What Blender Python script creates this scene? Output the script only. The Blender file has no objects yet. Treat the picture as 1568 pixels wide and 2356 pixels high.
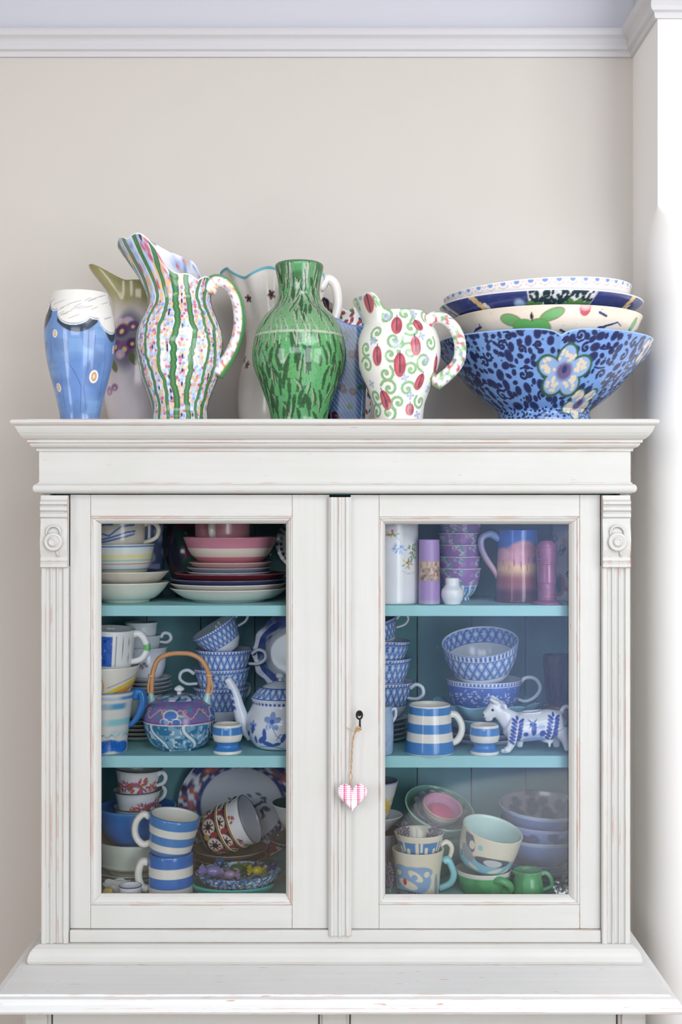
import bpy, bmesh, math, random
import numpy as np
from mathutils import Vector, Matrix

# ------------------------------------------------------------------ camera, world, light, exposure
CAMZ, D, F = 1.68, 2.2, 2860.0          # eye height, eye to door plane (y = 0), focal length in pixels of the 1568 x 2356 frame
scene = bpy.context.scene
COL = scene.collection
cam_d = bpy.data.cameras.new('camera'); cam = bpy.data.objects.new('camera', cam_d); COL.objects.link(cam)
cam.location = (0, -D, CAMZ); cam.rotation_euler = (math.pi/2, 0, 0)
cam_d.sensor_fit = 'VERTICAL'; cam_d.sensor_height = 36.0; cam_d.lens = F/2356*36.0
cam_d.clip_start = 0.05
scene.camera = cam
w = bpy.data.worlds.new('sky'); scene.world = w; w.use_nodes = True
w.node_tree.nodes['Background'].inputs[0].default_value = (0.93, 0.965, 1.0, 1)
w.node_tree.nodes['Background'].inputs[1].default_value = 5.2
def portal(name, loc, rot, sx, sy):
    l = bpy.data.lights.new(name, 'AREA'); l.shape = 'RECTANGLE'; l.size = sx; l.size_y = sy
    l.cycles.is_portal = True
    o = bpy.data.objects.new(name, l); COL.objects.link(o); o.location = loc; o.rotation_euler = rot
    return o
# daylight enters by a bay in the right-hand wall and by a second window behind the camera, beside it
RX, FY, LX, CEIL = 3.2, -4.6, -2.4, 3.05
WIN = [(-4.2, -2.1, 0.45, 2.75)]            # y0, y1, z0, z1 in the right wall
FDR = [(.62, 3.1, 0.06, 2.9)]                 # x0, x1, z0, z1 in the wall behind the camera
FAN_ADDED = (-1.95, .52, 1.98, 2.95)                  # added opening high in the same wall, for frontal light into the cabinet
WLF = [(-3.5, -2.0, 0.6, 2.55)]                 # added opening in the left wall, fills from that side: y0, y1, z0, z1
for y0, y1, z0, z1 in WLF:
    portal('added_portal_left', (LX-.06, (y0+y1)/2, (z0+z1)/2), (0, -math.pi/2, 0), z1-z0, y1-y0)
for y0, y1, z0, z1 in WIN:
    portal('daylight_portal_bay', (RX+.06, (y0+y1)/2, (z0+z1)/2), (0, math.pi/2, 0), z1-z0, y1-y0)
for x0, x1, z0, z1 in FDR:
    portal('daylight_portal_window', ((x0+x1)/2, FY-.06, (z0+z1)/2), (math.pi/2, 0, 0), x1-x0, z1-z0)
portal('added_portal_fanlight', ((FAN_ADDED[0]+FAN_ADDED[1])/2, FY-.06, (FAN_ADDED[2]+FAN_ADDED[3])/2), (math.pi/2, 0, 0), FAN_ADDED[1]-FAN_ADDED[0], FAN_ADDED[3]-FAN_ADDED[2])
ROOF_FILL = (-.1, 2.0, -3.4, -1.45)               # added ceiling opening to brighten upward faces: x0, x1, y0, y1
portal('added_portal_rooflight', ((ROOF_FILL[0]+ROOF_FILL[1])/2, (ROOF_FILL[2]+ROOF_FILL[3])/2, CEIL+.13), (0, 0, 0), ROOF_FILL[1]-ROOF_FILL[0], ROOF_FILL[3]-ROOF_FILL[2])
vs = scene.view_settings
vs.view_transform = 'Standard'; vs.look = 'None'; vs.gamma = 1.0; vs.use_curve_mapping = False
vs.exposure = 0.52
scene.cycles.use_denoising = True
scene.cycles.max_bounces = 10; scene.cycles.diffuse_bounces = 5; scene.cycles.transparent_max_bounces = 16
scene.cycles.caustics_reflective = False; scene.cycles.caustics_refractive = False

# ------------------------------------------------------------------ helpers
def lin(c):
    c = np.asarray(c, float)/255.0
    return np.where(c <= .04045, c/12.92, ((c+.055)/1.055)**2.4)
def sc(y): return F/(D+y)                                   # pixels per metre at depth y
def wx(px, y): return (px-784)/sc(y)
def wz(py, y): return CAMZ-(py-1178)/sc(y)
def W(px, py, y): return Vector((wx(px, y), y, wz(py, y)))

def link(o, parent=None):
    COL.objects.link(o)
    if parent is not None: o.parent = parent
    return o
def tag(o, label=None, cat=None, group=None, kind=None):
    if label: o['label'] = label
    if cat: o['category'] = cat
    if group: o['group'] = group
    if kind: o['kind'] = kind
    return o
def empty(name, loc=(0, 0, 0), rot=(0, 0, 0), parent=None):
    o = bpy.data.objects.new(name, None); o.empty_display_size = .02
    o.location = loc; o.rotation_euler = rot
    return link(o, parent)
def meshobj(name, me, parent=None, loc=(0, 0, 0), rot=(0, 0, 0), mat=None):
    o = bpy.data.objects.new(name, me); o.location = loc; o.rotation_euler = rot
    if mat is not None and not me.materials: me.materials.append(mat)
    return link(o, parent)
def pydata(name, v, f, smooth=False):
    me = bpy.data.meshes.new(name)
    me.from_pydata([tuple(p) for p in v], [], f); me.validate(); me.update()
    bm = bmesh.new(); bm.from_mesh(me); bmesh.ops.recalc_face_normals(bm, faces=bm.faces); bm.to_mesh(me); bm.free()
    if smooth: me.shade_smooth()
    return me
def boxmesh(name, x0, x1, y0, y1, z0, z1, bev=.0015, seg=2):
    bm = bmesh.new(); bmesh.ops.create_cube(bm, size=1)
    for v in bm.verts:
        v.co = Vector(((x0+x1)/2+v.co.x*(x1-x0), (y0+y1)/2+v.co.y*(y1-y0), (z0+z1)/2+v.co.z*(z1-z0)))
    if bev: bmesh.ops.bevel(bm, geom=list(bm.edges), offset=bev, segments=seg, affect='EDGES', profile=.5)
    me = bpy.data.meshes.new(name); bm.to_mesh(me); bm.free()
    return me
def box(name, x0, x1, y0, y1, z0, z1, mat, parent=None, bev=.0015):
    return meshobj(name, boxmesh(name, x0, x1, y0, y1, z0, z1, bev), parent, mat=mat)
def extrude_x(name, prof, x0, x1, mat, parent=None, m0=None, m1=None, smooth=False):
    """closed (y, z) outline pushed from x0 to x1; m0 / m1 give each point its own end (mitres)"""
    n = len(prof)
    v = [((m0[i] if m0 else x0), p[0], p[1]) for i, p in enumerate(prof)]+[((m1[i] if m1 else x1), p[0], p[1]) for i, p in enumerate(prof)]
    f = [[i, (i+1) % n, n+(i+1) % n, n+i] for i in range(n)]+[list(range(n))[::-1], list(range(n, 2*n))]
    return meshobj(name, pydata(name, v, f), parent, mat=mat)
def extrude_z(name, prof, z0, z1, mat, parent=None, m0=None, m1=None):
    n = len(prof)
    v = [(p[0], p[1], (m0[i] if m0 else z0)) for i, p in enumerate(prof)]+[(p[0], p[1], (m1[i] if m1 else z1)) for i, p in enumerate(prof)]
    f = [[i, (i+1) % n, n+(i+1) % n, n+i] for i in range(n)]+[list(range(n))[::-1], list(range(n, 2*n))]
    return meshobj(name, pydata(name, v, f), parent, mat=mat)
def wrap_mould(name, prof, xl, xr, yf, yb, mat, parent=None):
    """moulding of closed (out, z) outline running round the left side, the front and the right side"""
    rings = []
    for p, z in prof:
        rings.append([(xl-p, yb, z), (xl-p, yf-p, z), (xr+p, yf-p, z), (xr+p, yb, z)])
    n = len(prof); v = [rings[i][k] for k in range(4) for i in range(n)]
    f = []
    for k in range(3):
        for i in range(n): f.append([k*n+i, k*n+(i+1) % n, (k+1)*n+(i+1) % n, (k+1)*n+i])
    f += [list(range(n)), list(range(3*n, 4*n))[::-1]]
    return meshobj(name, pydata(name, v, f), parent, mat=mat)

def catmull(pts, n):
    P = np.asarray(pts, float)
    if len(P) == 2:
        t = np.linspace(0, 1, n)[:, None]; return P[0]*(1-t)+P[1]*t
    d = np.linalg.norm(np.diff(P, axis=0), axis=1); d = np.maximum(d, 1e-9)**.5
    k = np.concatenate([[0], np.cumsum(d)])
    m = np.zeros_like(P)
    m[1:-1] = ((P[1:-1]-P[:-2])/d[:-1, None]*d[1:, None]+(P[2:]-P[1:-1])/d[1:, None]*d[:-1, None])/(d[:-1]+d[1:])[:, None]
    m[0] = (P[1]-P[0])/d[0]; m[-1] = (P[-1]-P[-2])/d[-1]
    t = np.linspace(0, k[-1], n); i = np.clip(np.searchsorted(k, t, side='right')-1, 0, len(P)-2)
    h = d[i][:, None]; u = ((t-k[i])/d[i])[:, None]
    return (2*u**3-3*u**2+1)*P[i]+(u**3-2*u**2+u)*h*m[i]+(-2*u**3+3*u**2)*P[i+1]+(u**3-u**2)*h*m[i+1]
def resample(pts, n):
    """smooth through the points; a point given twice is a sharp corner; rows spread by length"""
    segs, cur = [], [pts[0]]
    for a, b in zip(pts[:-1], pts[1:]):
        if abs(a[0]-b[0]) < 1e-9 and abs(a[1]-b[1]) < 1e-9:
            segs.append(cur); cur = [b]
        else: cur.append(b)
    segs.append(cur); segs = [s for s in segs if len(s) > 1]
    L = [sum(math.dist(a, b) for a, b in zip(s[:-1], s[1:])) for s in segs]; T = sum(L)
    out = []
    for s, l in zip(segs, L):
        m = max(3, int(round(n*l/T)))
        fine = catmull(s, m*8)
        a = np.concatenate([[0], np.cumsum(np.linalg.norm(np.diff(fine, axis=0), axis=1))])
        t = np.linspace(0, a[-1], m)
        q = np.stack([np.interp(t, a, fine[:, 0]), np.interp(t, a, fine[:, 1])], 1)
        out.append(q if not out else q[1:])
    return np.concatenate(out)

def vnoise(p, freq, seed=0):
    """smooth value noise in 3D, 0..1"""
    q = np.asarray(p, float)*freq+seed*17.31; i = np.floor(q).astype(np.int64); f = q-i; f = f*f*(3-2*f)
    def h(a, b, c):
        n = (a*374761393+b*668265263+c*2147483647+seed*974711) & 0xffffffff
        n = ((n ^ (n >> 13))*1274126177) & 0xffffffff
        return ((n ^ (n >> 16)) & 0xffff)/65535.0
    r = 0
    for dx in (0, 1):
        for dy in (0, 1):
            for dz in (0, 1):
                wgt = (f[..., 0] if dx else 1-f[..., 0])*(f[..., 1] if dy else 1-f[..., 1])*(f[..., 2] if dz else 1-f[..., 2])
                r = r+wgt*h(i[..., 0]+dx, i[..., 1]+dy, i[..., 2]+dz)
    return r

class Painter:
    """brush work on the outside of a turned pot: angle th (0 faces the room), height z, radius r per row"""
    def __init__(s, th, z, r, base, cx=0., k=1., base_py=0.):
        s.th, s.z, s.r = th, z, r
        s.C = np.empty((len(z), len(th), 3)); s.C[:] = lin(base)
        s.cx, s.k, s.bp = cx, k, base_py
        s.P = np.stack(np.broadcast_arrays((r[:, None]*np.sin(th)[None]), -(r[:, None]*np.cos(th)[None]), z[:, None]), -1)
    def px(s, x, y):
        """surface point (angle, height) under a point measured on the front of the pot"""
        z = (s.bp-y)/s.k; r = max(1e-4, np.interp(z, s.z, s.r))
        return math.asin(max(-.999, min(.999, (x-s.cx)/s.k/r))), z
    def noise(s, f, seed=0): return vnoise(s.P, f, seed)
    def mix(s, m, col):
        m = np.clip(m, 0, 1)[..., None]; col = lin(col) if not isinstance(col, np.ndarray) else col
        s.C = s.C*(1-m)+col*m
    def _sub(s, t0, z0, R):
        i = np.nonzero(np.abs(s.z-z0) < R)[0]
        if not len(i): return None
        i0, i1 = i[0], i[-1]+1
        rr = max(1e-4, s.r[i0:i1].max()); dth = (s.th-t0+math.pi) % (2*math.pi)-math.pi
        j = np.nonzero(np.abs(dth)*max(1e-4, s.r[i0:i1].min() if s.r[i0:i1].min() > .2*rr else rr*.5) < R)[0]
        if not len(j): return None
        return i0, i1, j, dth[j]
    def ell(s, t0, z0, a, b, col, rot=0., soft=None, alpha=1.):
        R = max(a, b)*1.3+.001; q = s._sub(t0, z0, R)
        if q is None: return
        i0, i1, j, dth = q
        u = dth[None]*s.r[i0:i1, None]; v = np.broadcast_to((s.z[i0:i1]-z0)[:, None], u.shape)
        c, n = math.cos(rot), math.sin(rot); U = u*c+v*n; V = -u*n+v*c
        g = np.sqrt((U/a)**2+(V/b)**2); sf = soft if soft else max(.12, .0007/min(a, b))
        m = (np.clip((1-g)/sf+.5, 0, 1)*alpha)[..., None]
        blk = s.C[i0:i1, j]; s.C[i0:i1, j] = blk*(1-m)+lin(col)*m
    def stroke(s, pts, wd, col, alpha=1., taper=False):
        """pts: (angle, height) along a brush line"""
        n = len(pts)
        for k in range(n-1):
            (t0, z0), (t1, z1) = pts[k], pts[k+1]
            ww = wd*(1-abs(2*(k+.5)/(n-1)-1)*.7) if taper else wd
            tm, zm = (t0+t1)/2, (z0+z1)/2
            rm = max(1e-4, np.interp(zm, s.z, s.r)); L = math.hypot((t1-t0)*rm, z1-z0)
            q = s._sub(tm, zm, L/2+ww*2+.001)
            if q is None: continue
            i0, i1, j, dth = q
            u = dth[None]*rm; v = np.broadcast_to((s.z[i0:i1]-zm)[:, None], (i1-i0, len(j)))
            ax, az = (t0-tm)*rm, z0-zm; bx, bz = (t1-tm)*rm, z1-zm
            l2 = max(1e-12, (bx-ax)**2+(bz-az)**2)
            t = np.clip(((u-ax)*(bx-ax)+(v-az)*(bz-az))/l2, 0, 1)
            d = np.hypot(u-ax-t*(bx-ax), v-az-t*(bz-az))
            m = (np.clip((ww/2-d)/.0006+.5, 0, 1)*alpha)[..., None]
            blk = s.C[i0:i1, j]; s.C[i0:i1, j] = blk*(1-m)+lin(col)*m
    def band(s, z0, z1, col, soft=.0005, alpha=1.):
        m = np.clip((s.z-z0)/soft+.5, 0, 1)*np.clip((z1-s.z)/soft+.5, 0, 1)*alpha
        s.mix(np.broadcast_to(m[:, None], s.C.shape[:2]), col)
    def spiral(s, t0, z0, R, wd, col, turns=1.4, a0=0., sgn=1):
        r = max(1e-4, np.interp(z0, s.z, s.r)); pts = []
        for k in range(15):
            f = k/14; a = a0+sgn*f*turns*2*math.pi; q = R*(.12+.88*f)
            pts.append((t0+q*math.cos(a)/r, z0+q*math.sin(a)))
        s.stroke(pts, wd, col)
    def flower(s, t0, z0, R, col, ctr, n=5, a0=0.):
        r = max(1e-4, np.interp(z0, s.z, s.r))
        for k in range(n):
            a = a0+2*math.pi*k/n
            s.ell(t0+R*.6*math.cos(a)/r, z0+R*.6*math.sin(a), R*.45, R*.32, col, rot=a)
        s.ell(t0, z0, R*.27, R*.27, ctr)

def lathe(name, prof, t=.003, nu=72, rows=28, paint=None, base=(236, 234, 228), inner=None, cx=0., k=1., base_py=0., deform=None, a=.6,
          inrows=14, inpaint=None, rimcol=None, floor=None):
    """turned vessel. prof: (radius, height) from the foot up to the rim in metres. t None: closed solid."""
    q = resample(prof, rows); r = np.maximum(q[:, 0], 1e-5); z = q[:, 1]
    kk = np.linspace(-1, 1, nu, endpoint=False); th = math.pi*(a*kk+(1-a)*kk**3)
    pt = Painter(th, z, r, base, cx, k, base_py)
    if paint: paint(pt)
    R, Z, C = [np.array([1e-5]), r], [np.array([z[0]]), z], [np.repeat(pt.C[:1], 1, 0), pt.C]
    nout = 1+len(r)
    if t is not None:
        ic = lin(inner if inner is not None else base)
        g = resample(prof, max(6, inrows)); tg = np.gradient(g, axis=0); L = np.linalg.norm(tg, axis=1)+1e-9
        nr, nz = -tg[:, 1]/L, tg[:, 0]/L
        ir, iz = g[:, 0]+nr*t, g[:, 1]+nz*t
        zf = z.min()+(floor if floor else t)
        keep = (iz > zf) & (ir > 1e-3); ir, iz = ir[keep][::-1], iz[keep][::-1]
        iz = np.minimum(iz, z[-1]-.0002)
        mid = np.array([[r[-1]-t*.5, z[-1]+t*.25]])
        ir = np.concatenate([mid[:, 0], ir, [max(ir[-1]*.6, 1e-3)], [1e-5]]); iz = np.concatenate([mid[:, 1], iz, [zf], [zf]])
        cc = np.empty((len(ir), nu, 3)); cc[:] = ic
        cc[0] = lin(rimcol) if rimcol is not None else pt.C[-1]
        if inpaint:
            pi = Painter(th, iz, np.maximum(ir, 1e-4), (0, 0, 0)); pi.C = cc; inpaint(pi); cc = pi.C
        R.append(ir); Z.append(iz); C.append(cc)
    else:
        R.append(np.array([1e-5])); Z.append(np.array([z[-1]])); C.append(pt.C[-1:])
    R = np.concatenate(R); Z = np.concatenate(Z); C = np.concatenate(C)
    m = len(R)
    X = R[:, None]*np.sin(th)[None]; Y = -R[:, None]*np.cos(th)[None]; ZZ = np.repeat(Z[:, None], nu, 1)
    if deform:
        X, Y, ZZ = deform(np.broadcast_to(th, X.shape), X, Y, ZZ, np.repeat(R[:, None], nu, 1))
    co = np.stack([X, Y, ZZ], -1).reshape(-1, 3).astype(np.float32)
    i, j = np.meshgrid(np.arange(m-1), np.arange(nu), indexing='ij'); j2 = (j+1) % nu
    faces = np.stack([i*nu+j, i*nu+j2, (i+1)*nu+j2, (i+1)*nu+j], -1).reshape(-1, 4).astype(np.int32)
    return gridmesh(name, co, faces, C.reshape(-1, 3))
def gridmesh(name, co, faces, cols):
    me = bpy.data.meshes.new(name); nf = len(faces); kf = faces.shape[1]
    me.vertices.add(len(co)); me.vertices.foreach_set('co', co.ravel())
    me.loops.add(nf*kf); me.loops.foreach_set('vertex_index', faces.ravel())
    me.polygons.add(nf); me.polygons.foreach_set('loop_start', np.arange(0, nf*kf, kf, dtype=np.int32))
    me.polygons.foreach_set('loop_total', np.full(nf, kf, np.int32))
    me.polygons.foreach_set('use_smooth', np.ones(nf, bool)); me.update(calc_edges=True)
    at = me.color_attributes.new('Col', 'FLOAT_COLOR', 'POINT')
    at.data.foreach_set('color', np.concatenate([cols, np.ones((len(cols), 1))], 1).astype(np.float32).ravel())
    return me
def tube(name, pts, rad, n=12, m=28, col=(236, 234, 228), paint=None, flat=1., closed=False, up=None):
    """tapered tube through the points; rad: one radius or a list along it; flat: width across the bend plane"""
    P = catmull(pts, m); T = np.gradient(P, axis=0); T /= np.linalg.norm(T, axis=1)[:, None]+1e-12
    rr = np.interp(np.linspace(0, 1, m), np.linspace(0, 1, len(np.atleast_1d(rad))), np.atleast_1d(rad)) if np.ndim(rad) else np.full(m, rad)
    ref = np.array(up if up is not None else (0, 1, 0), float)
    B = ref-(T@ref)[:, None]*T; B /= np.linalg.norm(B, axis=1)[:, None]+1e-9
    N = np.cross(T, B)
    a = np.linspace(0, 2*math.pi, n, endpoint=False)
    V = P[:, None]+rr[:, None, None]*(np.cos(a)[None, :, None]*N[:, None]+flat*np.sin(a)[None, :, None]*B[:, None])
    C = np.empty((m, n, 3)); C[:] = lin(col)
    if paint: C = paint(np.linspace(0, 1, m)[:, None]+0*a[None], a[None]+0*rr[:, None], C, V)
    co = V.reshape(-1, 3); cc = C.reshape(-1, 3)
    co = np.concatenate([co, P[:1]-T[:1]*rr[0]*.5, P[-1:]+T[-1:]*rr[-1]*.5]); cc = np.concatenate([cc, cc[:1], cc[-1:]])
    f = []
    for i in range(m-1):
        for j in range(n): f.append((i*n+j, i*n+(j+1) % n, (i+1)*n+(j+1) % n, (i+1)*n+j))
    k = m*n
    for j in range(n):
        f.append((k, (j+1) % n, j, j)); f.append((k+1, (m-1)*n+j, (m-1)*n+(j+1) % n, (m-1)*n+(j+1) % n))
    quads = [q for q in f if len(set(q)) == 4]; tris = [tuple(dict.fromkeys(q)) for q in f if len(set(q)) == 3]
    me = bpy.data.meshes.new(name); me.from_pydata(co.tolist(), [], quads+tris); me.shade_smooth(); me.update()
    at = me.color_attributes.new('Col', 'FLOAT_COLOR', 'POINT')
    at.data.foreach_set('color', np.concatenate([cc, np.ones((len(cc), 1))], 1).astype(np.float32).ravel())
    return me

# ------------------------------------------------------------------ materials
MATS = {}
def newmat(name):
    m = bpy.data.materials.new(name); m.use_nodes = True; nt = m.node_tree; nt.nodes.clear()
    out = nt.nodes.new('ShaderNodeOutputMaterial'); b = nt.nodes.new('ShaderNodeBsdfPrincipled')
    nt.links.new(b.outputs[0], out.inputs[0]); MATS[name] = m
    return m, nt, b, out
def nd(nt, typ, **kw):
    n = nt.nodes.new(typ)
    for k, v in kw.items(): setattr(n, k, v)
    return n
def rgb(c): return (*lin(c), 1)
def pos_scaled(nt, s):
    g = nd(nt, 'ShaderNodeNewGeometry'); m = nd(nt, 'ShaderNodeMapping'); m.inputs['Scale'].default_value = s
    nt.links.new(g.outputs['Position'], m.inputs['Vector']); return m.outputs[0]
def noise(nt, vec, scale, detail=3, rough=.6):
    n = nd(nt, 'ShaderNodeTexNoise'); n.inputs['Scale'].default_value = scale; n.inputs['Detail'].default_value = detail; n.inputs['Roughness'].default_value = rough
    if vec is not None: nt.links.new(vec, n.inputs['Vector'])
    return n.outputs['Fac']
def ramp(nt, fac, p0, p1, c0=(0, 0, 0, 1), c1=(1, 1, 1, 1)):
    r = nd(nt, 'ShaderNodeValToRGB'); r.color_ramp.elements[0].position = p0; r.color_ramp.elements[1].position = p1
    r.color_ramp.elements[0].color = c0; r.color_ramp.elements[1].color = c1
    nt.links.new(fac, r.inputs[0]); return r.outputs[0]
def mixc(nt, fac, a, b):
    m = nd(nt, 'ShaderNodeMix', data_type='RGBA')
    for s, v in ((m.inputs[0], fac), (m.inputs[6], a), (m.inputs[7], b)):
        if hasattr(v, 'is_linked') or isinstance(v, bpy.types.NodeSocket): nt.links.new(v, s)
        else: s.default_value = v
    return m.outputs[2]
def math_(nt, op, a, b):
    m = nd(nt, 'ShaderNodeMath', operation=op)
    for s, v in ((m.inputs[0], a), (m.inputs[1], b)):
        if isinstance(v, bpy.types.NodeSocket): nt.links.new(v, s)
        else: s.default_value = v
    return m.outputs[0]
def bump(nt, b, h, strength=.2, dist=.001):
    n = nd(nt, 'ShaderNodeBump'); n.inputs['Strength'].default_value = strength; n.inputs['Distance'].default_value = dist
    nt.links.new(h, n.inputs['Height']); nt.links.new(n.outputs[0], b.inputs['Normal'])

def wood_paint(name, col, axis, wear=1., under=(196, 122, 92), rough=.55):
    """brushed paint rubbed through to the wood along its arrises; axis = grain direction"""
    m, nt, b, out = newmat(name)
    s = [70, 70, 70]; s['xyz'.index(axis)] = 3.0
    v = pos_scaled(nt, s); streak = noise(nt, v, 1.0, 4, .65)
    v2 = pos_scaled(nt, (1, 1, 1)); big = noise(nt, v2, 9.0, 3)
    c = mixc(nt, ramp(nt, streak, .35, .75), rgb(col), rgb([x*.965 for x in col]))
    c = mixc(nt, ramp(nt, big, .45, .8), c, rgb([col[0]*.965, col[1]*.97, col[2]*.955]))
    bv = nd(nt, 'ShaderNodeBevel', samples=5); bv.inputs['Radius'].default_value = .0024
    ge = nd(nt, 'ShaderNodeNewGeometry'); dt = nd(nt, 'ShaderNodeVectorMath', operation='DOT_PRODUCT')
    nt.links.new(bv.outputs[0], dt.inputs[0]); nt.links.new(ge.outputs['Normal'], dt.inputs[1])
    edge = ramp(nt, dt.outputs['Value'], .90, .985, (1, 1, 1, 1), (0, 0, 0, 1))
    s2 = [130, 130, 130]; s2['xyz'.index(axis)] = 9.0
    wn = noise(nt, pos_scaled(nt, s2), 1.0, 4, .7)
    area = noise(nt, pos_scaled(nt, (1, 1, 1)), 6.5, 2)
    wm = math_(nt, 'MULTIPLY', ramp(nt, wn, .49, .54), ramp(nt, area, .45, .52))
    wm = math_(nt, 'MINIMUM', math_(nt, 'MULTIPLY', math_(nt, 'MULTIPLY', wm, edge), wear), 1.0)
    sc_ = [240, 240, 240]; sc_['xyz'.index(axis)] = 26.0
    chip = ramp(nt, noise(nt, pos_scaled(nt, sc_), 1.0, 2, .5), .745-.03*(wear > 1.4), .775-.03*(wear > 1.4))
    wm = math_(nt, 'MAXIMUM', wm, math_(nt, 'MULTIPLY', chip, .55*wear))
    wood = mixc(nt, streak, rgb(under), rgb([x*.72 for x in under]))
    nt.links.new(mixc(nt, wm, c, wood), b.inputs['Base Color'])
    b.inputs['Roughness'].default_value = rough
    hgt = math_(nt, 'SUBTRACT', streak, wm); bump(nt, b, hgt, .25, .0006)
    return m
def plain(name, col, rough=.5, metal=0., nscale=0., namp=.05, spec=None, coat=0., sub=0.):
    m, nt, b, out = newmat(name)
    if nscale:
        n = noise(nt, pos_scaled(nt, (1, 1, 1)), nscale, 4)
        nt.links.new(mixc(nt, n, rgb(col), rgb([x*(1-namp) for x in col])), b.inputs['Base Color']); bump(nt, b, n, .08, .001)
    else: b.inputs['Base Color'].default_value = rgb(col)
    b.inputs['Roughness'].default_value = rough; b.inputs['Metallic'].default_value = metal
    if coat: b.inputs['Coat Weight'].default_value = coat; b.inputs['Coat Roughness'].default_value = .05
    return m
def glazed(name, rough=.16, bmp=.05, bscale=120, sat=1.):
    """ceramic whose brushwork is stored on the surface"""
    m, nt, b, out = newmat(name)
    a = nd(nt, 'ShaderNodeAttribute'); a.attribute_name = 'Col'
    tc = nd(nt, 'ShaderNodeTexCoord'); n = noise(nt, tc.outputs['Object'], bscale, 2)
    h = nd(nt, 'ShaderNodeHueSaturation'); h.inputs['Saturation'].default_value = sat; nt.links.new(a.outputs['Color'], h.inputs['Color'])
    mr = nd(nt, 'ShaderNodeMapRange'); nt.links.new(n, mr.inputs[0]); mr.inputs[3].default_value = .96; mr.inputs[4].default_value = 1.03
    nt.links.new(mr.outputs[0], h.inputs['Value']); nt.links.new(h.outputs[0], b.inputs['Base Color'])
    b.inputs['Roughness'].default_value = rough; b.inputs['IOR'].default_value = 1.5
    if bmp: bump(nt, b, n, bmp, .001)
    return m
def clear_glass(name, tint=(255, 255, 255), refl=1., rough=.02, body=0., bodycol=(255, 255, 255), dust=False):
    """thin clear glass: see-through, with a Fresnel mirror on top; body = share of milky or frosted glass"""
    m, nt, b, out = newmat(name); nt.nodes.remove(b)
    tr = nd(nt, 'ShaderNodeBsdfTransparent'); tr.inputs[0].default_value = rgb(tint)
    gl = nd(nt, 'ShaderNodeBsdfGlossy'); gl.inputs['Roughness'].default_value = rough
    fr = nd(nt, 'ShaderNodeFresnel'); fr.inputs[0].default_value = 1.5
    fac = math_(nt, 'MULTIPLY', fr.outputs[0], refl)
    base = tr.outputs[0]
    if body or dust:
        df = nd(nt, 'ShaderNodeBsdfPrincipled'); df.inputs['Base Color'].default_value = rgb(bodycol); df.inputs['Roughness'].default_value = .5
        mx = nd(nt, 'ShaderNodeMixShader'); mx.inputs[0].default_value = body
        if dust:
            n = noise(nt, pos_scaled(nt, (1, 1, 1)), 130, 6, .75)
            cr = nd(nt, 'ShaderNodeVectorMath', operation='DISTANCE'); g = nd(nt, 'ShaderNodeNewGeometry')
            nt.links.new(g.outputs['Position'], cr.inputs[0]); cr.inputs[1].default_value = (.405, .012, CAMZ-.690)
            near = ramp(nt, cr.outputs['Value'], .0, .055, (1, 1, 1, 1), (0, 0, 0, 1))
            mk = math_(nt, 'ADD', n, math_(nt, 'MULTIPLY', near, .30))
            dm = math_(nt, 'MULTIPLY', ramp(nt, mk, .66, .86), .75)
            nt.links.new(dm, mx.inputs[0])
        nt.links.new(tr.outputs[0], mx.inputs[1]); nt.links.new(df.outputs[0], mx.inputs[2]); base = mx.outputs[0]
    ms = nd(nt, 'ShaderNodeMixShader'); nt.links.new(fac, ms.inputs[0]); nt.links.new(base, ms.inputs[1]); nt.links.new(gl.outputs[0], ms.inputs[2])
    nt.links.new(ms.outputs[0], out.inputs[0])
    return m
M_H = wood_paint('white_paint_along', (187, 185, 180), 'x', wear=1.2, under=(200, 116, 82))
M_V = wood_paint('white_paint_upright', (187, 185, 180), 'z', wear=1.2, under=(200, 116, 82))
M_WORN = wood_paint('worn_white_paint', (209, 208, 207), 'x', wear=1.6, under=(204, 132, 92))
M_TEAL = wood_paint('teal_paint_lit', (158, 212, 216), 'x', wear=.25, under=(190, 214, 214))  # shelves and floor: the teal lightened, front light put into the colour
M_TEAL_SHADE = wood_paint('teal_paint_shaded', (98, 148, 154), 'z', wear=.1, under=(90, 130, 135))  # same teal darkened, the shade of the cabinet's depth put into the colour
M_CER = glazed('painted_ceramic', .14)
M_MATT = glazed('matt_painted', .5, .1, 300)
M_ROUGHCER = glazed('handmade_glaze', .12, .12, 45, .80)
M_TOP = glazed('studio_glaze', .14, .05, 120, .86)
M_GLASS = clear_glass('pane_glass', (254, 255, 255), 1.25, .05, dust=True)
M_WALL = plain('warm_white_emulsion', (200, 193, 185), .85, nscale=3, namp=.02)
M_CHIM = plain('lit_white_emulsion', (238, 235, 231), .8, nscale=3, namp=.01)  # whiter than the other walls, strong window light put into the colour
M_FRZ = plain('cool_white_emulsion', (198, 198, 204), .85, nscale=3, namp=.02)
M_TRIM = plain('white_gloss_trim', (199, 197, 198), .45)
M_IRON = plain('dark_iron', (52, 46, 44), .45, metal=.9, nscale=200, namp=.3)
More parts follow.
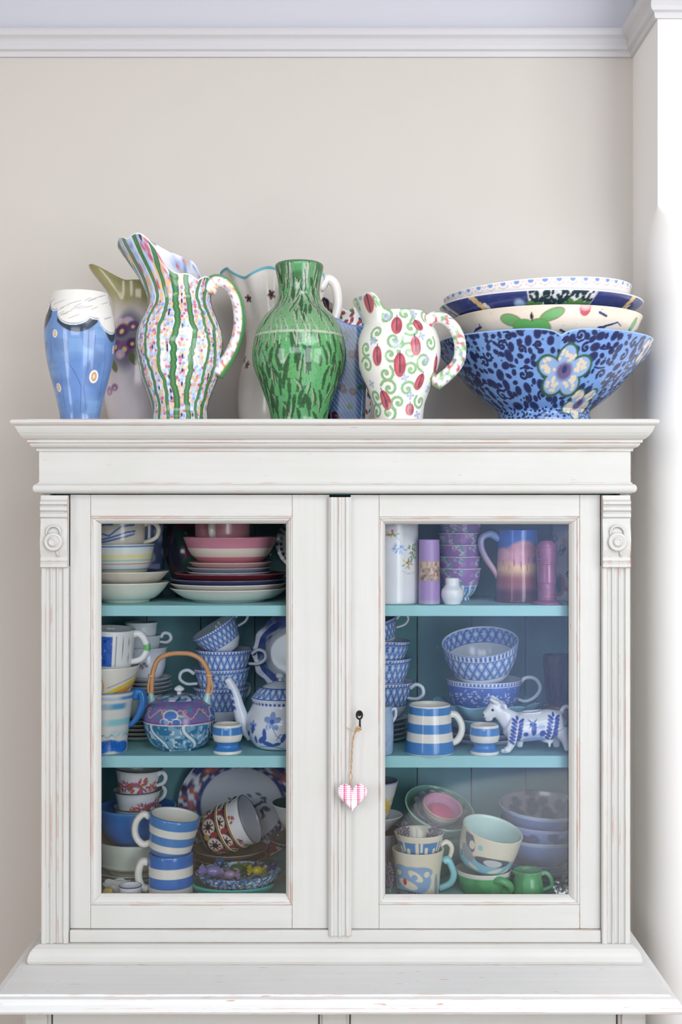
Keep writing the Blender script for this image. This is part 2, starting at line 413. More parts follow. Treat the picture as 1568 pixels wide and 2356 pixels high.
# ------------------------------------------------------------------ the room
WY = .37                                           # back wall plane
XR = wx(1455, WY)                                  # side of the chimney breast
CY = .169                                          # front of the chimney breast
RZ0, RZ1 = CAMZ+.939, CAMZ+.991                    # picture rail
def struct(o): o['kind'] = 'structure'; return o
struct(box('wall_back', LX-.1, XR+.2, WY, WY+.1, 0, RZ0+.03, M_WALL, bev=0))
struct(box('wall_back_frieze', LX-.1, XR+.2, WY, WY+.1, RZ0+.03, CEIL, M_FRZ, bev=0))
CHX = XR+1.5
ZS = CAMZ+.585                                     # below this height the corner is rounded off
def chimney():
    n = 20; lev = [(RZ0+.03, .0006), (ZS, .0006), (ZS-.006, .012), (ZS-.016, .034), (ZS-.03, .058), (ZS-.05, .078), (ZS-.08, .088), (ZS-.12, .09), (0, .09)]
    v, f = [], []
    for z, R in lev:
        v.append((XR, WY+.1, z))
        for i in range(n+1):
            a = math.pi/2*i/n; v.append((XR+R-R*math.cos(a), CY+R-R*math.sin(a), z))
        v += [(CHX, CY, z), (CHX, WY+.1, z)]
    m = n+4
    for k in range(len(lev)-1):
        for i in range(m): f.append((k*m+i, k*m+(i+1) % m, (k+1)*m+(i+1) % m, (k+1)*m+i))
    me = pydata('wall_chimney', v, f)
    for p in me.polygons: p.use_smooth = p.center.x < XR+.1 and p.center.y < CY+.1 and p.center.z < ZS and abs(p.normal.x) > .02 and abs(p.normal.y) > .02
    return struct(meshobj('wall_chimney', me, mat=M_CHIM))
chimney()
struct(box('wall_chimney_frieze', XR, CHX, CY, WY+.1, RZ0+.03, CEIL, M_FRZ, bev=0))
struct(box('wall_alcove', CHX, RX+.1, WY, WY+.1, 0, CEIL, M_WALL, bev=0))
struct(box('floor', LX-.1, RX+.1, FY-.1, WY+.1, -.1, 0, plain('pale_floorboards', (178, 156, 132), .5, nscale=5, namp=.2), bev=0))
for a, b, c, d in ((LX-.1, ROOF_FILL[0], FY-.1, WY+.1), (ROOF_FILL[1], RX+.1, FY-.1, WY+.1), (ROOF_FILL[0], ROOF_FILL[1], FY-.1, ROOF_FILL[2]), (ROOF_FILL[0], ROOF_FILL[1], ROOF_FILL[3], WY+.1)):
    struct(box('ceiling', a, b, c, d, CEIL, CEIL+.1, M_FRZ, bev=0))
def wall_with_hole(name, along, fixed0, fixed1, a0, a1, holes):
    y0, y1, z0, z1 = holes[0]
    bm = bmesh.new()
    def cell(p0, p1, q0, q1):
        r = bmesh.ops.create_cube(bm, size=1)['verts']
        for v in r:
            a = p0 if v.co.x < 0 else p1; f = fixed0 if v.co.y < 0 else fixed1; z = q0 if v.co.z < 0 else q1
            v.co = Vector((a, f, z)) if along == 'x' else Vector((f, a, z))
    cell(a0, y0, 0, CEIL); cell(y1, a1, 0, CEIL); cell(y0, y1, z1, CEIL)
    if z0 > .03: cell(y0, y1, 0, z0)
    bmesh.ops.recalc_face_normals(bm, faces=bm.faces)
    me = bpy.data.meshes.new(name); bm.to_mesh(me); bm.free()
    return struct(meshobj(name, me, mat=M_WALL if along == 'y' else M_FRONT))
wall_with_hole('wall_right', 'y', RX, RX+.1, FY-.1, WY, WIN)
wall_with_hole('wall_left', 'y', LX-.1, LX, FY-.1, WY, WLF)
# wall behind the camera: a window on the right, an added dark recess on the left for the left pane to mirror
DW = (-1.55, .42, 1.92)
M_FRONT = plain('pale_blue_emulsion', (150, 170, 208), .85, nscale=3, namp=.03)
for a, b, c, d in ((.62, 3.1, 0, .06), (3.1, RX, 0, CEIL), (.62, 3.1, FDR[0][3], CEIL)):
    struct(box('wall_front', a, b, FY-.1, FY, c, d, M_FRONT, bev=0))
for a, b, c, d in ((LX, FAN_ADDED[0], 0, CEIL), (FAN_ADDED[0], DW[0], 0, FAN_ADDED[2]), (DW[1], FAN_ADDED[1], 0, FAN_ADDED[2]), (FAN_ADDED[1], .62, 0, CEIL), (DW[0], DW[1], DW[2], FAN_ADDED[2]), (FAN_ADDED[0], FAN_ADDED[1], FAN_ADDED[3], CEIL)):
    struct(box('wall_front', a, b, FY-.1, FY, c, d, M_FRONT, bev=0))
M_DIM = plain('dark_blue_green_emulsion', (70, 84, 88), .8, nscale=3, namp=.05)  # walls of the added recess, dark so the left pane reflects little
struct(box('wall_added_recess', DW[0]-.6, DW[1]+.3, FY-2.4, FY-2.3, 0, DW[2]+.05, M_DIM, bev=0))
struct(box('wall_added_recess', DW[0]-.7, DW[0]-.6, FY-2.4, FY-.1, 0, DW[2]+.05, M_DIM, bev=0))
struct(box('wall_added_recess', DW[1]+.3, DW[1]+.4, FY-2.4, FY-.1, 0, DW[2]+.05, M_DIM, bev=0))
struct(box('ceiling_added_recess', DW[0]-.7, DW[1]+.4, FY-2.4, FY-.1, DW[2]+.05, DW[2]+.1, M_DIM, bev=0))
struct(box('floor_added_recess', DW[0]-.7, DW[1]+.4, FY-2.4, FY-.1, -.1, 0, M_DIM, bev=0))
def sash(name, along, fix, a0, a1, z0, z1, cols, rows):
    root = struct(empty(name, (0, 0, 0)))
    def bar(n, p0, p1, q0, q1):
        if along == 'x': box(n, p0, p1, fix-.025, fix+.025, q0, q1, M_TRIM, root, bev=0)
        else: box(n, fix-.025, fix+.025, p0, p1, q0, q1, M_TRIM, root, bev=0)
    bar('window_frame', a0, a0+.05, z0, z1); bar('window_frame', a1-.05, a1, z0, z1)
    bar('window_frame', a0, a1, z0, z0+.05); bar('window_frame', a0, a1, z1-.05, z1)
    for i in range(1, cols): x = a0+(a1-a0)*i/cols; bar('window_bar', x-.02, x+.02, z0, z1)
    for i in range(1, rows): z = z0+(z1-z0)*i/rows; bar('window_bar', a0, a1, z-.018, z+.018)
sash('window_1', 'y', RX+.03, *WIN[0], 4, 2)
sash('window_2', 'x', FY-.03, *FDR[0], 3, 2)
sash('window_added_left', 'y', LX-.03, *WLF[0], 2, 2)
sash('window_added_fan', 'x', FY-.03, *FAN_ADDED, 5, 1)
# round dining table beside the photographer, seen only as a pale sheen in the right-hand glass
tb = empty('round_table', (.93, -1.52, 0)); tag(tb, 'round dining table under a white cloth, mirrored in the right-hand glass', 'table')
M_CLOTH = plain('white_cloth', (238, 240, 246), .8, nscale=60, namp=.04)
def fold(th, X_, Y_, Z_, R_):
    k_ = np.clip((.75-Z_)/.3, 0, 1)*.045*np.sin(th*17); return X_*(1+k_), Y_*(1+k_), Z_
meshobj('tablecloth', lathe('tablecloth', [(.775, .44), (.76, .55), (.745, .68), (.735, .735), (.72, .75), (.5, .7515), (.002, .752)], None, 120, 30, deform=fold, base=(238, 240, 246)), tb, mat=M_CLOTH)
M_DWOOD = plain('dark_table_wood', (96, 66, 46), .4, nscale=20, namp=.3)
meshobj('pedestal', lathe('pedestal', [(.26, 0), (.25, .03), (.10, .06), (.05, .12), (.045, .3), (.07, .42), (.06, .6), (.14, .735)], None, 32, 30), tb, mat=M_DWOOD)
# unseen sheer drape added behind the camera for a blue sheen in the glass
m_, nt, b, out = newmat('sheer_voile'); df = nd(nt, 'ShaderNodeBsdfDiffuse'); tl_ = nd(nt, 'ShaderNodeBsdfTranslucent'); mx = nd(nt, 'ShaderNodeMixShader'); mx.inputs[0].default_value = .45
df.inputs[0].default_value = rgb((196, 210, 238)); tl_.inputs[0].default_value = rgb((150, 170, 212)); nt.nodes.remove(b)
nt.links.new(df.outputs[0], mx.inputs[1]); nt.links.new(tl_.outputs[0], mx.inputs[2]); nt.links.new(mx.outputs[0], out.inputs[0])
n_ = 160; cv_, cf_ = [], []
for i in range(n_+1):
    u = i/n_; xx = .56+u*.86; yy_ = FY+.09+.022*math.sin(u*72)+.008*math.sin(u*31)
    cv_ += [(xx, yy_, .03), (xx, yy_, 2.96)]
for i in range(n_): cf_.append((2*i, 2*i+2, 2*i+3, 2*i+1))
cme = bpy.data.meshes.new('added_curtain'); cme.from_pydata(cv_, [], cf_); cme.shade_smooth(); cme.update()
tag(meshobj('added_curtain', cme, mat=m_), 'unseen sheer drape added for a blue sheen in the right-hand glass', 'added_curtain')
# picture rail: round the alcove and on over the chimney breast
rp = [(0, RZ0), (.006, RZ0), (.008, RZ0+.006), (.008, RZ0+.010), (.014, RZ0+.013), (.017, RZ0+.020), (.016, RZ0+.029), (.019, RZ0+.033), (.026, RZ0+.038), (.030, RZ0+.046), (.029, RZ0+.051), (.020, RZ0+.052), (0, RZ0+.052)]
def rail(name, pts, mitre0, mitre1, nrm0, nrm1):
    """rail between two wall points; nrm = the direction a profile step goes at each end"""
    n = len(rp); v = [(pts[0][0]+p*nrm0[0], pts[0][1]+p*nrm0[1], z) for p, z in rp]+[(pts[1][0]+p*nrm1[0], pts[1][1]+p*nrm1[1], z) for p, z in rp]
    f = [[i, (i+1) % n, n+(i+1) % n, n+i] for i in range(n)]+[list(range(n)), list(range(n, 2*n))]
    return struct(meshobj(name, pydata(name, v, f), mat=M_TRIM))
rail('trim_1', [(LX, WY), (XR, WY)], 0, 0, (0, -1), (-1, -1))
rail('trim_2', [(XR, WY), (XR, CY)], 0, 0, (-1, -1), (-1, -1))
rail('trim_3', [(XR, CY), (CHX, CY)], 0, 0, (-1, -1), (1, -1))
# ------------------------------------------------------------------ the glazed cabinet
s0 = sc(0); X = lambda p: wx(p, 0); Z = lambda p: wz(p, 0)
XL_, XR_ = X(93), X(1447)                     # carcass sides
cab = empty('display_cabinet', ((XL_+XR_)/2, .1, wz(2210, -.02)))
tag(cab, 'white distressed painted cabinet with two glazed doors and teal shelves', 'cabinet')
cab_inv = Matrix.Translation(-cab.location)
def C_(o): o.matrix_parent_inverse = cab_inv; return o
def cbox(n, x0, x1, y0, y1, z0, z1, mat, bev=.0015): return C_(box(n, x0, x1, y0, y1, z0, z1, mat, cab, bev))
ZT = CAMZ+.161                                 # top of the cornice
FR = -.012                                     # frieze and pilaster face
YB = .315                                      # back of the cabinet
zz = lambda d: CAMZ+d
cor = [(-.02, zz(.161)), (.039, zz(.161)), (.040, zz(.160)), (.040, zz(.1545)), (.0375, zz(.1515)), (.034, zz(.150)), (.0325, zz(.145)), (.030, zz(.139)), (.026, zz(.133)), (.0215, zz(.1285)), (.017, zz(.126)),
       (.0165, zz(.1215)), (.0135, zz(.1205)), (.0125, zz(.117)), (.010, zz(.114)), (.006, zz(.1125)), (.0035, zz(.111)), (.003, zz(.107)), (-.02, zz(.107))]
C_(wrap_mould('cornice', cor, XL_, XR_, FR, YB, M_H, cab))
cbox('top_board', XL_+.003, XR_-.003, FR+.003, YB, zz(.146), zz(.1608), M_H, 0)
C_(wrap_mould('frieze', [(0, zz(.108)), (0, zz(.046)), (-.02, zz(.046)), (-.02, zz(.108))], XL_+.0005, XR_-.0005, FR, YB, M_H, cab))
bead = [(-.02, zz(.052)), (.0015, zz(.052)), (.0022, zz(.0495))]+[(.0022+.0065*math.sin(a), zz(.0415+.008*math.cos(a))) for a in np.linspace(0, math.pi, 9)]+[(-.0, zz(.0325)), (-.02, zz(.0325))]
C_(wrap_mould('bead_moulding', bead, XL_, XR_, FR, YB, M_H, cab))
basem = [(-.03, zz(-.7605)), (.001, zz(-.7605)), (.004, zz(-.7625)), (.009, zz(-.766)), (.0125, zz(-.771)), (.0155, zz(-.778)), (.0165, zz(-.786)), (.015, zz(-.7915)), (-.03, zz(-.7915))]
ZBASE = zz(-.7915)
C_(wrap_mould('base_moulding', basem, XL_, XR_, FR, YB, M_H, cab))
cbox('base_rail', X(160)+.001, X(1382)-.001, -.006, .03, zz(-.7602), Z(2138), M_H)
cbox('side_panel', XL_+.002, XL_+.017, .0, YB-.002, zz(-.7605), zz(.033), M_V)
cbox('side_panel', XR_-.017, XR_-.002, .0, YB-.002, zz(-.7605), zz(.033), M_V)
# pilasters: fluted shaft and carved block
def pilaster(x0, x1):
    w_ = x1-x0; y0, y1 = FR, .03
    n = 64; out = [(x0, y1)]
    for i in range(n+1):
        u = i/n; d = 0
        for c0, hw in ((.27, .085), (.50, .085), (.73, .085)):
            q = abs(u-c0)/hw
            if q < 1: d = max(d, .0042*math.sqrt(1-q*q))
        if u < .04: d += (.04-u)*.05
        if u > .96: d += (u-.96)*.05
        out.append((x0+u*w_, y0+d))
    out.append((x1, y1))
    zt, zb_ = Z(1303), zz(-.7602)
    p = C_(extrude_z('pilaster', out, zb_, zt, M_V, cab))
    # carved block, built up from ridges, a swelling panel and a foot
    bl = []
    ys = lambda d: FR-d
    prof = [(.0, Z(1140)), (.002, Z(1150)), (.0065, Z(1154)), (.0065, Z(1160)), (.003, Z(1163)), (.007, Z(1167)), (.007, Z(1174)), (.003, Z(1178)), (.0065, Z(1182)), (.0065, Z(1189)), (.0025, Z(1193)), (.002, Z(1204)), (.0045, Z(1222)), (.0075, Z(1245)), (.006, Z(1264)), (.002, Z(1280)), (.0035, Z(1284)), (.0045, Z(1289)), (.0025, Z(1293)), (.0055, Z(1297)), (.0055, Z(1304)), (.0, Z(1306))]
    pts = [(ys(d), z) for d, z in prof]; poly = [(.0, Z(1140))]+pts+[(.0, Z(1306))]
    k = .0025
    b = extrude_x('carved_block', poly, x0+.0006, x1-.0006, M_V, p)
    xc = (x0+x1)/2
    ros = [(.0135, 0), (.0165, .002), (.0160, .0045), (.0125, .0055), (.0105, .0042), (.0085, .006), (.006, .0085), (.003, .0068), (.0012, .0075)]
    me = lathe('rosette', ros, None, 28, 22)
    def knob(nm, x, z, scl, dep):
        o = meshobj(nm, me, p, (x, FR-dep, z), (math.pi/2, 0, 0), mat=M_V); o.scale = (scl, scl, scl*1.1)
    knob('rosette', xc+.000, Z(1246), 1., .0066)
    o = meshobj('rosette_scroll', tube('rosette_scroll', [(xc+.013*math.cos(a)*.95, FR-.0075, Z(1226)+.0125*math.sin(a)) for a in np.linspace(-.3, math.pi+.5, 9)], [.0012, .0022, .0024, .0022, .0012], 8, 22), p, mat=M_V)
    o = meshobj('carved_stem', tube('carved_stem', [(xc+.004, FR-.0055, Z(1266)), (xc+.0065, FR-.0055, Z(1272)), (xc+.007, FR-.005, Z(1279))], [.0012, .0024, .0014], 8, 10), p, mat=M_V)
pilaster(X(97), X(160)); pilaster(X(1381), X(1446))
# interior: boards of the back, lining, shelves
xa, xb = X(160)-.02, X(1382)+.02
nb = 9
for i in range(nb):
    a = xa+(xb-xa)*i/nb; b = xa+(xb-xa)*(i+1)/nb
    cbox('back_board', a+.0008, b-.0008, YB-.012, YB-.002, zz(-.715), zz(.03), M_TEAL_SHADE, .0012)
cbox('inner_lining', xa-.012, xa, .026, YB-.013, zz(-.715), zz(.03), M_TEAL_SHADE, 0)
cbox('inner_lining', xb, xb+.012, .026, YB-.013, zz(-.715), zz(.03), M_TEAL_SHADE, 0)
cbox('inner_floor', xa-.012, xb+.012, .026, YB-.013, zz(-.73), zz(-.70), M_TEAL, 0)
cbox('inner_ceiling', xa-.012, xb+.012, .026, YB-.013, zz(.03), zz(.04), M_TEAL_SHADE, 0)
SH1, SH2, SH3 = zz(-.168), zz(-.4386), zz(-.70)
cbox('shelf', xa, xb, .036, YB-.0125, SH1-.0195, SH1, M_TEAL, .0012)
cbox('shelf', xa, xb, .036, YB-.0125, SH2-.0215, SH2, M_TEAL, .0012)
SH1 += .0004; SH2 += .0004; SH3 += .0004        # crockery stands a hair above the paint
# doors
def door(x0, x1, g0, g1, z0, z1, gz0, gz1, fl, fr, fb, ft):
    """outer edges, glass edges, inner edges of the flat frame (fl, fr, fb, ft)"""
    d = C_(empty('door', (0, 0, 0), parent=cab)); y0, y1 = 0., .021
    def sub(o): return o
    box('stile', x0, fl, y0, y1, z0, z1, M_V, d, .0009); box('stile', fr, x1, y0, y1, z0, z1, M_V, d, .0009)
    box('rail', fl+.0003, fr-.0003, y0, y1, ft, z1, M_H, d, .0009); box('rail', fl+.0003, fr-.0003, y0, y1, z0, fb, M_H, d, .0009)
    # glazing moulding, mitred; profile from the flat frame down to the glass
    pr = [(0, .0012), (.08, -.0006), (.22, -.0008), (.30, .0012), (.38, .0014), (.55, .0022), (.75, .005), (.92, .0085), (1, .0105), (1, .0135), (0, .0135)]
    e = .0002
    def lerp(a, b, t): return a+(b-a)*t
    extrude_x('glazing_moulding', [(y, lerp(ft, gz1, t)) for t, y in pr], 0, 0, M_H, d, [lerp(fl, g0, t)+e for t, y in pr], [lerp(fr, g1, t)-e for t, y in pr])
    extrude_x('glazing_moulding', [(y, lerp(fb, gz0, t)) for t, y in pr], 0, 0, M_H, d, [lerp(fl, g0, t)+e for t, y in pr], [lerp(fr, g1, t)-e for t, y in pr])
    extrude_z('glazing_moulding', [(lerp(fl, g0, t), y) for t, y in pr], 0, 0, M_V, d, [lerp(fb, gz0, t)+e for t, y in pr], [lerp(ft, gz1, t)-e for t, y in pr])
    extrude_z('glazing_moulding', [(lerp(fr, g1, t), y) for t, y in pr], 0, 0, M_V, d, [lerp(fb, gz0, t)+e for t, y in pr], [lerp(ft, gz1, t)-e for t, y in pr])
    box('glass_pane', g0-.004, g1+.004, .0136, .0156, gz0-.004, gz1+.004, M_GLASS, d, 0)
    return d
dl = door(X(161), X(757), X(230), X(657), Z(2136.5), Z(1138), Z(2060), Z(1205), X(208), X(672), Z(2083), Z(1188))
dr = door(X(806), X(1380.3), X(886), X(1310), Z(2137), Z(1138.5), Z(2062), Z(1206), X(871), X(1333), Z(2082), Z(1189))
# fluted cover strip between the doors
x0, x1 = X(755), X(808); n = 60; out = [(x0, .02)]
for i in range(n+1):
    u = i/n; dd = 0
    for c0, hw in ((.34, .10), (.66, .10)):
        q = abs(u-c0)/hw
        if q < 1: dd = max(dd, .0034*math.sqrt(1-q*q))
    if u < .12: dd += (.12-u)*.04
    if u > .88: dd += (u-.88)*.04
    out.append((x0+u*(x1-x0), -.0125+dd))
out.append((x1, .02))
strip = extrude_z('cover_strip', out, Z(2149), Z(1144), M_V, dr)
# lock: keyhole plate shadow hole
kh = lathe('keyhole', [(.0042, 0), (.0046, .0006), (.0036, .0012), (.0030, .0006)], None, 20, 8, base=(35, 30, 28))
meshobj('keyhole', kh, dr, (wx(826, 0), -.0002, wz(1642, 0)), (math.pi/2, 0, 0), mat=M_IRON)

# ------------------------------------------------------------------ lower cabinet
YT = -.159; ZL = ZBASE-.0004
low = empty('sideboard', ((XL_+XR_)/2, .05, 0))
tag(low, 'white worn painted sideboard base carrying the glazed cabinet', 'sideboard')
linv = Matrix.Translation(-low.location)
def L_(o): o.matrix_parent_inverse = linv; return o
lx0, lx1 = -.563, .5395
L_(box('top_board', lx0, lx1, YT, .33, ZL-.02, ZL, M_WORN, low, .0008))
edge = [(-.02, ZL-.0008), (.0, ZL-.0008), (.0015, ZL-.003), (.010, ZL-.0045), (.0125, ZL-.0075), (.0145, ZL-.0125), (.0185, ZL-.016), (.0195, ZL-.022), (.0175, ZL-.026), (.012, ZL-.0275), (-.02, ZL-.0275)]
L_(wrap_mould('edge_moulding', edge, lx0, lx1, YT, .33, M_WORN, low))
yl = -.135; q0, q1 = wx(55, yl), wx(1483, yl)
zt = ZL-.0276
L_(box('carcass', q0+.01, q1-.01, yl+.012, .32, .06, zt, M_V, low))
for a, b in ((55, 118), (735, 803), (1420, 1483)):
    p = L_(box('pilaster', wx(a, yl), wx(b, yl), yl-.004, yl+.02, .08, zt, M_V, low))
    xm = (wx(a, yl)+wx(b, yl))/2; hw = (wx(b, yl)-wx(a, yl))/2-.005
    extrude_x('carved_block', [(yl, zt-.002), (yl-.012, zt-.002), (yl-.013, zt-.008), (yl-.009, zt-.02), (yl-.006, zt-.04), (yl-.006, zt-.12), (yl, zt-.125)], xm-hw, xm+hw, M_V, p)
for a, b in ((121, 732), (806, 1417)):
    p = L_(box('door', wx(a, yl), wx(b, yl), yl, yl+.02, .14, zt-.004, M_H, low, .0012))
L_(box('plinth', q0-.01, q1+.01, yl-.012, .32, .0, .079, M_H, low))
# ------------------------------------------------------------------ pots: common builders
def pxprof(prof, k):
    b = prof[0][0]
    return [(hw/k, (b-py)/k) for py, hw in prof]
def smooth(x, a, b):
    t = np.clip((x-a)/(b-a), 0, 1); return t*t*(3-2*t)
def wrapd(d): return (d+math.pi) % (2*math.pi)-math.pi
def spout(z0, z1, ts, s_front, s_back, out, up, lift=0., lobes=0, amp=0., p=1.5, pinch=0., ex=2., bumps=()):
    """pull part of a rim outwards and upwards"""
    def f(th, X_, Y_, Z_, R_):
        w_ = smooth(Z_, z0, z1); d = wrapd(th-ts)
        g = np.exp(-(np.abs(d)/np.where(d > 0, s_front, s_back))**ex)
        dx, dy = math.sin(ts), -math.cos(ts)
        X2 = X_+dx*out*w_**p*g; Y2 = Y_+dy*out*w_**p*g
        if pinch:                                   # narrow the lip sideways
            side = X2*(-dy)+Y2*dx; X2 = X2-side*(-dy)*pinch*w_*g; Y2 = Y2-side*dx*pinch*w_*g
        Z2 = Z_+w_*g*up+lift*w_*0
        for bt, bs, bh in bumps: Z2 = Z2+w_*bh*np.exp(-(wrapd(th-bt)/bs)**4)
        if lobes: Z2 = Z2+w_**3*amp*(np.abs(np.sin(d*lobes/2))-.6)
        return X2, Y2, Z2
    return f
def hpath(pts, cx, base_py, k, dy=0.):
    """handle points measured in pixels -> metres from the pot's foot"""
    return [((p[0]-cx)/k, (p[2] if len(p) > 2 else 0)+dy, (base_py-p[1])/k) for p in pts]
def pot(name, label, cat, cx, y, prof, base=(236, 234, 228), paint=None, nu=72, rows=28, t=.0035, inner=None, handle=None, hr=None, hcol=None, hpaint=None,
        deform=None, group=None, mat=None, z=None, tilt=(0, 0), rimcol=None, hdy=0., inpaint=None, hflat=1.15, extra=None, a=.6, inrows=14, hmat=None, bodyname='body', hn=12, hm=30):
    """a turned pot from outline points (py, half width) measured on the photo at depth y, set on height z"""
    k = sc(y); mat = mat or M_DEF; py0 = prof[0][0]
    me = lathe(name if not (handle or extra) else bodyname, pxprof(prof, k), t, nu, rows, paint, base, inner, cx, k, py0, deform, a, inrows, inpaint, rimcol)
    loc = Vector((wx(cx, y), y, z if z is not None else wz(py0, y))); rot = (tilt[0], tilt[1], 0)
    if not (handle or extra):
        o = meshobj(name, me, None, loc, rot, mat)
        return tag(o, label, cat, group)
    root = empty(name, loc, rot); tag(root, label, cat, group)
    meshobj(bodyname, me, root, mat=mat)
    if handle:
        hs = handle if isinstance(handle[0], list) else [handle]
        for h in hs:
            hm_ = tube('handle', hpath(h, cx, py0, k, hdy), [r/k for r in (hr if isinstance(hr, (list, tuple)) else [hr])] if hr else 8/k, hn, hm, hcol if hcol is not None else base, hpaint, hflat)
            meshobj('handle', hm_, root, mat=hmat or mat)
    if extra: extra(root, k, py0, cx)
    return root
def copy_tree(o, loc, rot, label, group=None):
    c = o.copy(); COL.objects.link(c); c.location = loc; c.rotation_euler = rot; c['label'] = label
    if group: c['group'] = group
    for ch in o.children:
        d = ch.copy(); COL.objects.link(d); d.parent = c
        for g in ch.children:
            e = g.copy(); COL.objects.link(e); e.parent = d
    return c
TOPZ = ZT+.0003
def tpy(y): return 1178-(TOPZ-CAMZ)*sc(y)           # pixel row of the cabinet top at depth y
RNG = random.Random(7)
M_DEF = M_TOP

# ------------------------------------------------------------------ on top of the cabinet
# blue vase with painted clouds
def paint_cloud_vase(p):
    n = p.noise(28, 1); st = vnoise(p.P*np.array([1, 1, 5.]), 30, 3)
    p.mix(smooth(n, .35, .7)*.6, (98, 150, 200)); p.mix(smooth(p.noise(45, 9), .5, .75)*.6, (44, 92, 156)); p.mix(smooth(st, .5, .75)*.4, (52, 108, 176))
    zt = p.px(184, 745)[1]
    zz_ = p.z[:, None]; th = p.th[None]
    lob = [(-1.35, 735, .40), (-.62, 722, .33), (.02, 756, .52), (.66, 742, .40), (1.2, 770, .45), (2.0, 745, .45), (2.8, 750, .45), (-2.1, 745, .4), (-2.8, 750, .35)]
    edge = np.full(th.shape, 1.); 
    for t0, py, wd in lob:
        d = np.abs(wrapd(th-t0))/wd; zz0 = p.px(184, py)[1]
        edge = np.minimum(edge, np.where(d < 1, zz0+(1-np.sqrt(np.clip(1-d*d, 0, 1)))*.026, 1.))
    edge = np.where(edge > .9, p.px(184, 722)[1], edge)
    sh = np.full(th.shape, 1.)
    for t0, py, wd in [(-1.15, 762, .42), (.12, 775, .60), (1.28, 790, .35), (2.4, 775, .5), (-2.4, 770, .5)]:
        d = np.abs(wrapd(th-t0))/wd; z0 = p.px(184, py)[1]; sh = np.minimum(sh, np.where(d < 1, z0+(d**2)*.020, 1.))
    p.mix(smooth(zz_-sh+0*th, -.0006, .0006), (38, 52, 70))
    p.mix(smooth(zz_-edge, -.0032, -.0022)*(1-smooth(zz_-edge, -.0004, .0004))*.9, (214, 226, 236))
    p.mix(smooth(zz_-edge, -.0006, .0006), (216, 212, 204))
    ring = np.abs(zz_-edge); p.mix((1-smooth(ring, .0003, .0012))*.8, (70, 76, 84))
    r = random.Random(3)
    for k in range(70):
        t0 = r.uniform(-math.pi, math.pi); z0 = p.px(184, r.uniform(684, 742))[1]
        e = float(np.interp(t0, p.th, edge[0])); 
        if z0 < e+.003: continue
        L = r.uniform(.10, .22); p.stroke([(t0-L, z0-.002), (t0, z0+.0015), (t0+L, z0+.0045)], .0010, (120, 122, 122), .75)
    for a_ in ([(130, 790), (131, 825), (122, 860), (122, 885)], [(166, 780), (163, 815), (170, 840), (186, 862), (196, 890)], [(232, 780), (228, 820), (212, 862), (204, 900), (206, 945)], [(250, 800), (246, 850), (236, 900), (228, 940)], [(178, 850), (198, 892), (196, 930), (194, 955)], [(154, 868), (156, 915), (160, 950)]):
        p.stroke([p.px(*q) for q in a_], .0011, (40, 76, 140), .8)
    for (x, y_, s_) in ((142, 777, 5.5), (226, 872, 9), (145, 896, 6), (262, 806, 6), (120, 930, 5)):
        t0, z0 = p.px(x, y_); q = s_/p.k; p.ell(t0, z0, q*1.25, q*1.6, (226, 224, 216)); p.ell(t0, z0, q*.8, q*1.2, (196, 138, 84)); p.ell(t0, z0, q*.3, q*.5, (230, 200, 150))
    p.band(p.z[-1]-.0022, 1, (218, 212, 200))
yy = .06
pot('vase', 'blue vase with white cloud band round its shoulder, leftmost on cabinet top', 'vase', 184, yy,
    [(tpy(yy), 45), (tpy(yy), 45), (955, 46), (930, 51), (900, 58), (870, 66), (830, 75), (800, 79), (770, 81), (740, 79), (710, 73), (690, 68), (677, 65)],
    (60, 116, 184), paint_cloud_vase, 260, 190, .005, (228, 222, 212), z=TOPZ, mat=M_ROUGHCER)

# tall pansy jug with an olive lip
def paint_pansy(p):
    n = p.noise(30, 2)
    zc = p.px(325, 800)[1]; zt = p.px(325, 735)[1]
    up = smooth(p.z, p.px(325, 740)[1], p.px(325, 690)[1])[:, None]+0*p.th[None]
    p.mix(up*.95, (156, 150, 82)); p.mix(smooth(p.z, p.px(0, 675)[1], p.px(0, 655)[1])[:, None]*.6+0*p.th[None], (126, 120, 44))
    t0, z0 = p.px(300, 790); d = np.hypot((p.th[None]-t0)/.62, (p.z[:, None]-z0)/.072)+.25*(n-.5)
    p.mix((1-smooth(d, .6, 1.05))*.85, (74, 84, 112))
    low_ = smooth(p.z, p.px(0, 850)[1], p.px(0, 800)[1])[:, None]; p.mix((1-low_)*.12+0*p.th[None], (214, 176, 196))
    for (x, y_, s_, c) in ((282, 752, 15, (216, 196, 214)), (303, 752, 16, (206, 178, 202)), (292, 770, 19, (92, 48, 108)), (278, 806, 17, (112, 60, 120)), (300, 812, 20, (128, 74, 132)), (318, 800, 14, (88, 44, 100)), (290, 825, 12, (196, 170, 200)), (262, 905, 12, (176, 130, 182)), (276, 898, 10, (152, 104, 166)), (318, 760, 14, (98, 58, 116))):
        a_, z_ = p.px(x, y_); q = s_/p.k; p.ell(a_, z_, q, q*.85, c, soft=.4); p.ell(a_, z_-.002, q*.3, q*.3, (228, 196, 96), soft=.6)
    for (x, y_) in ((262, 785), (268, 840), (275, 850), (320, 835)):
        a_, z_ = p.px(x, y_); p.ell(a_, z_, .007, .014, (112, 120, 70), rot=.5, soft=.4)
yy = .245; b_ = tpy(yy)
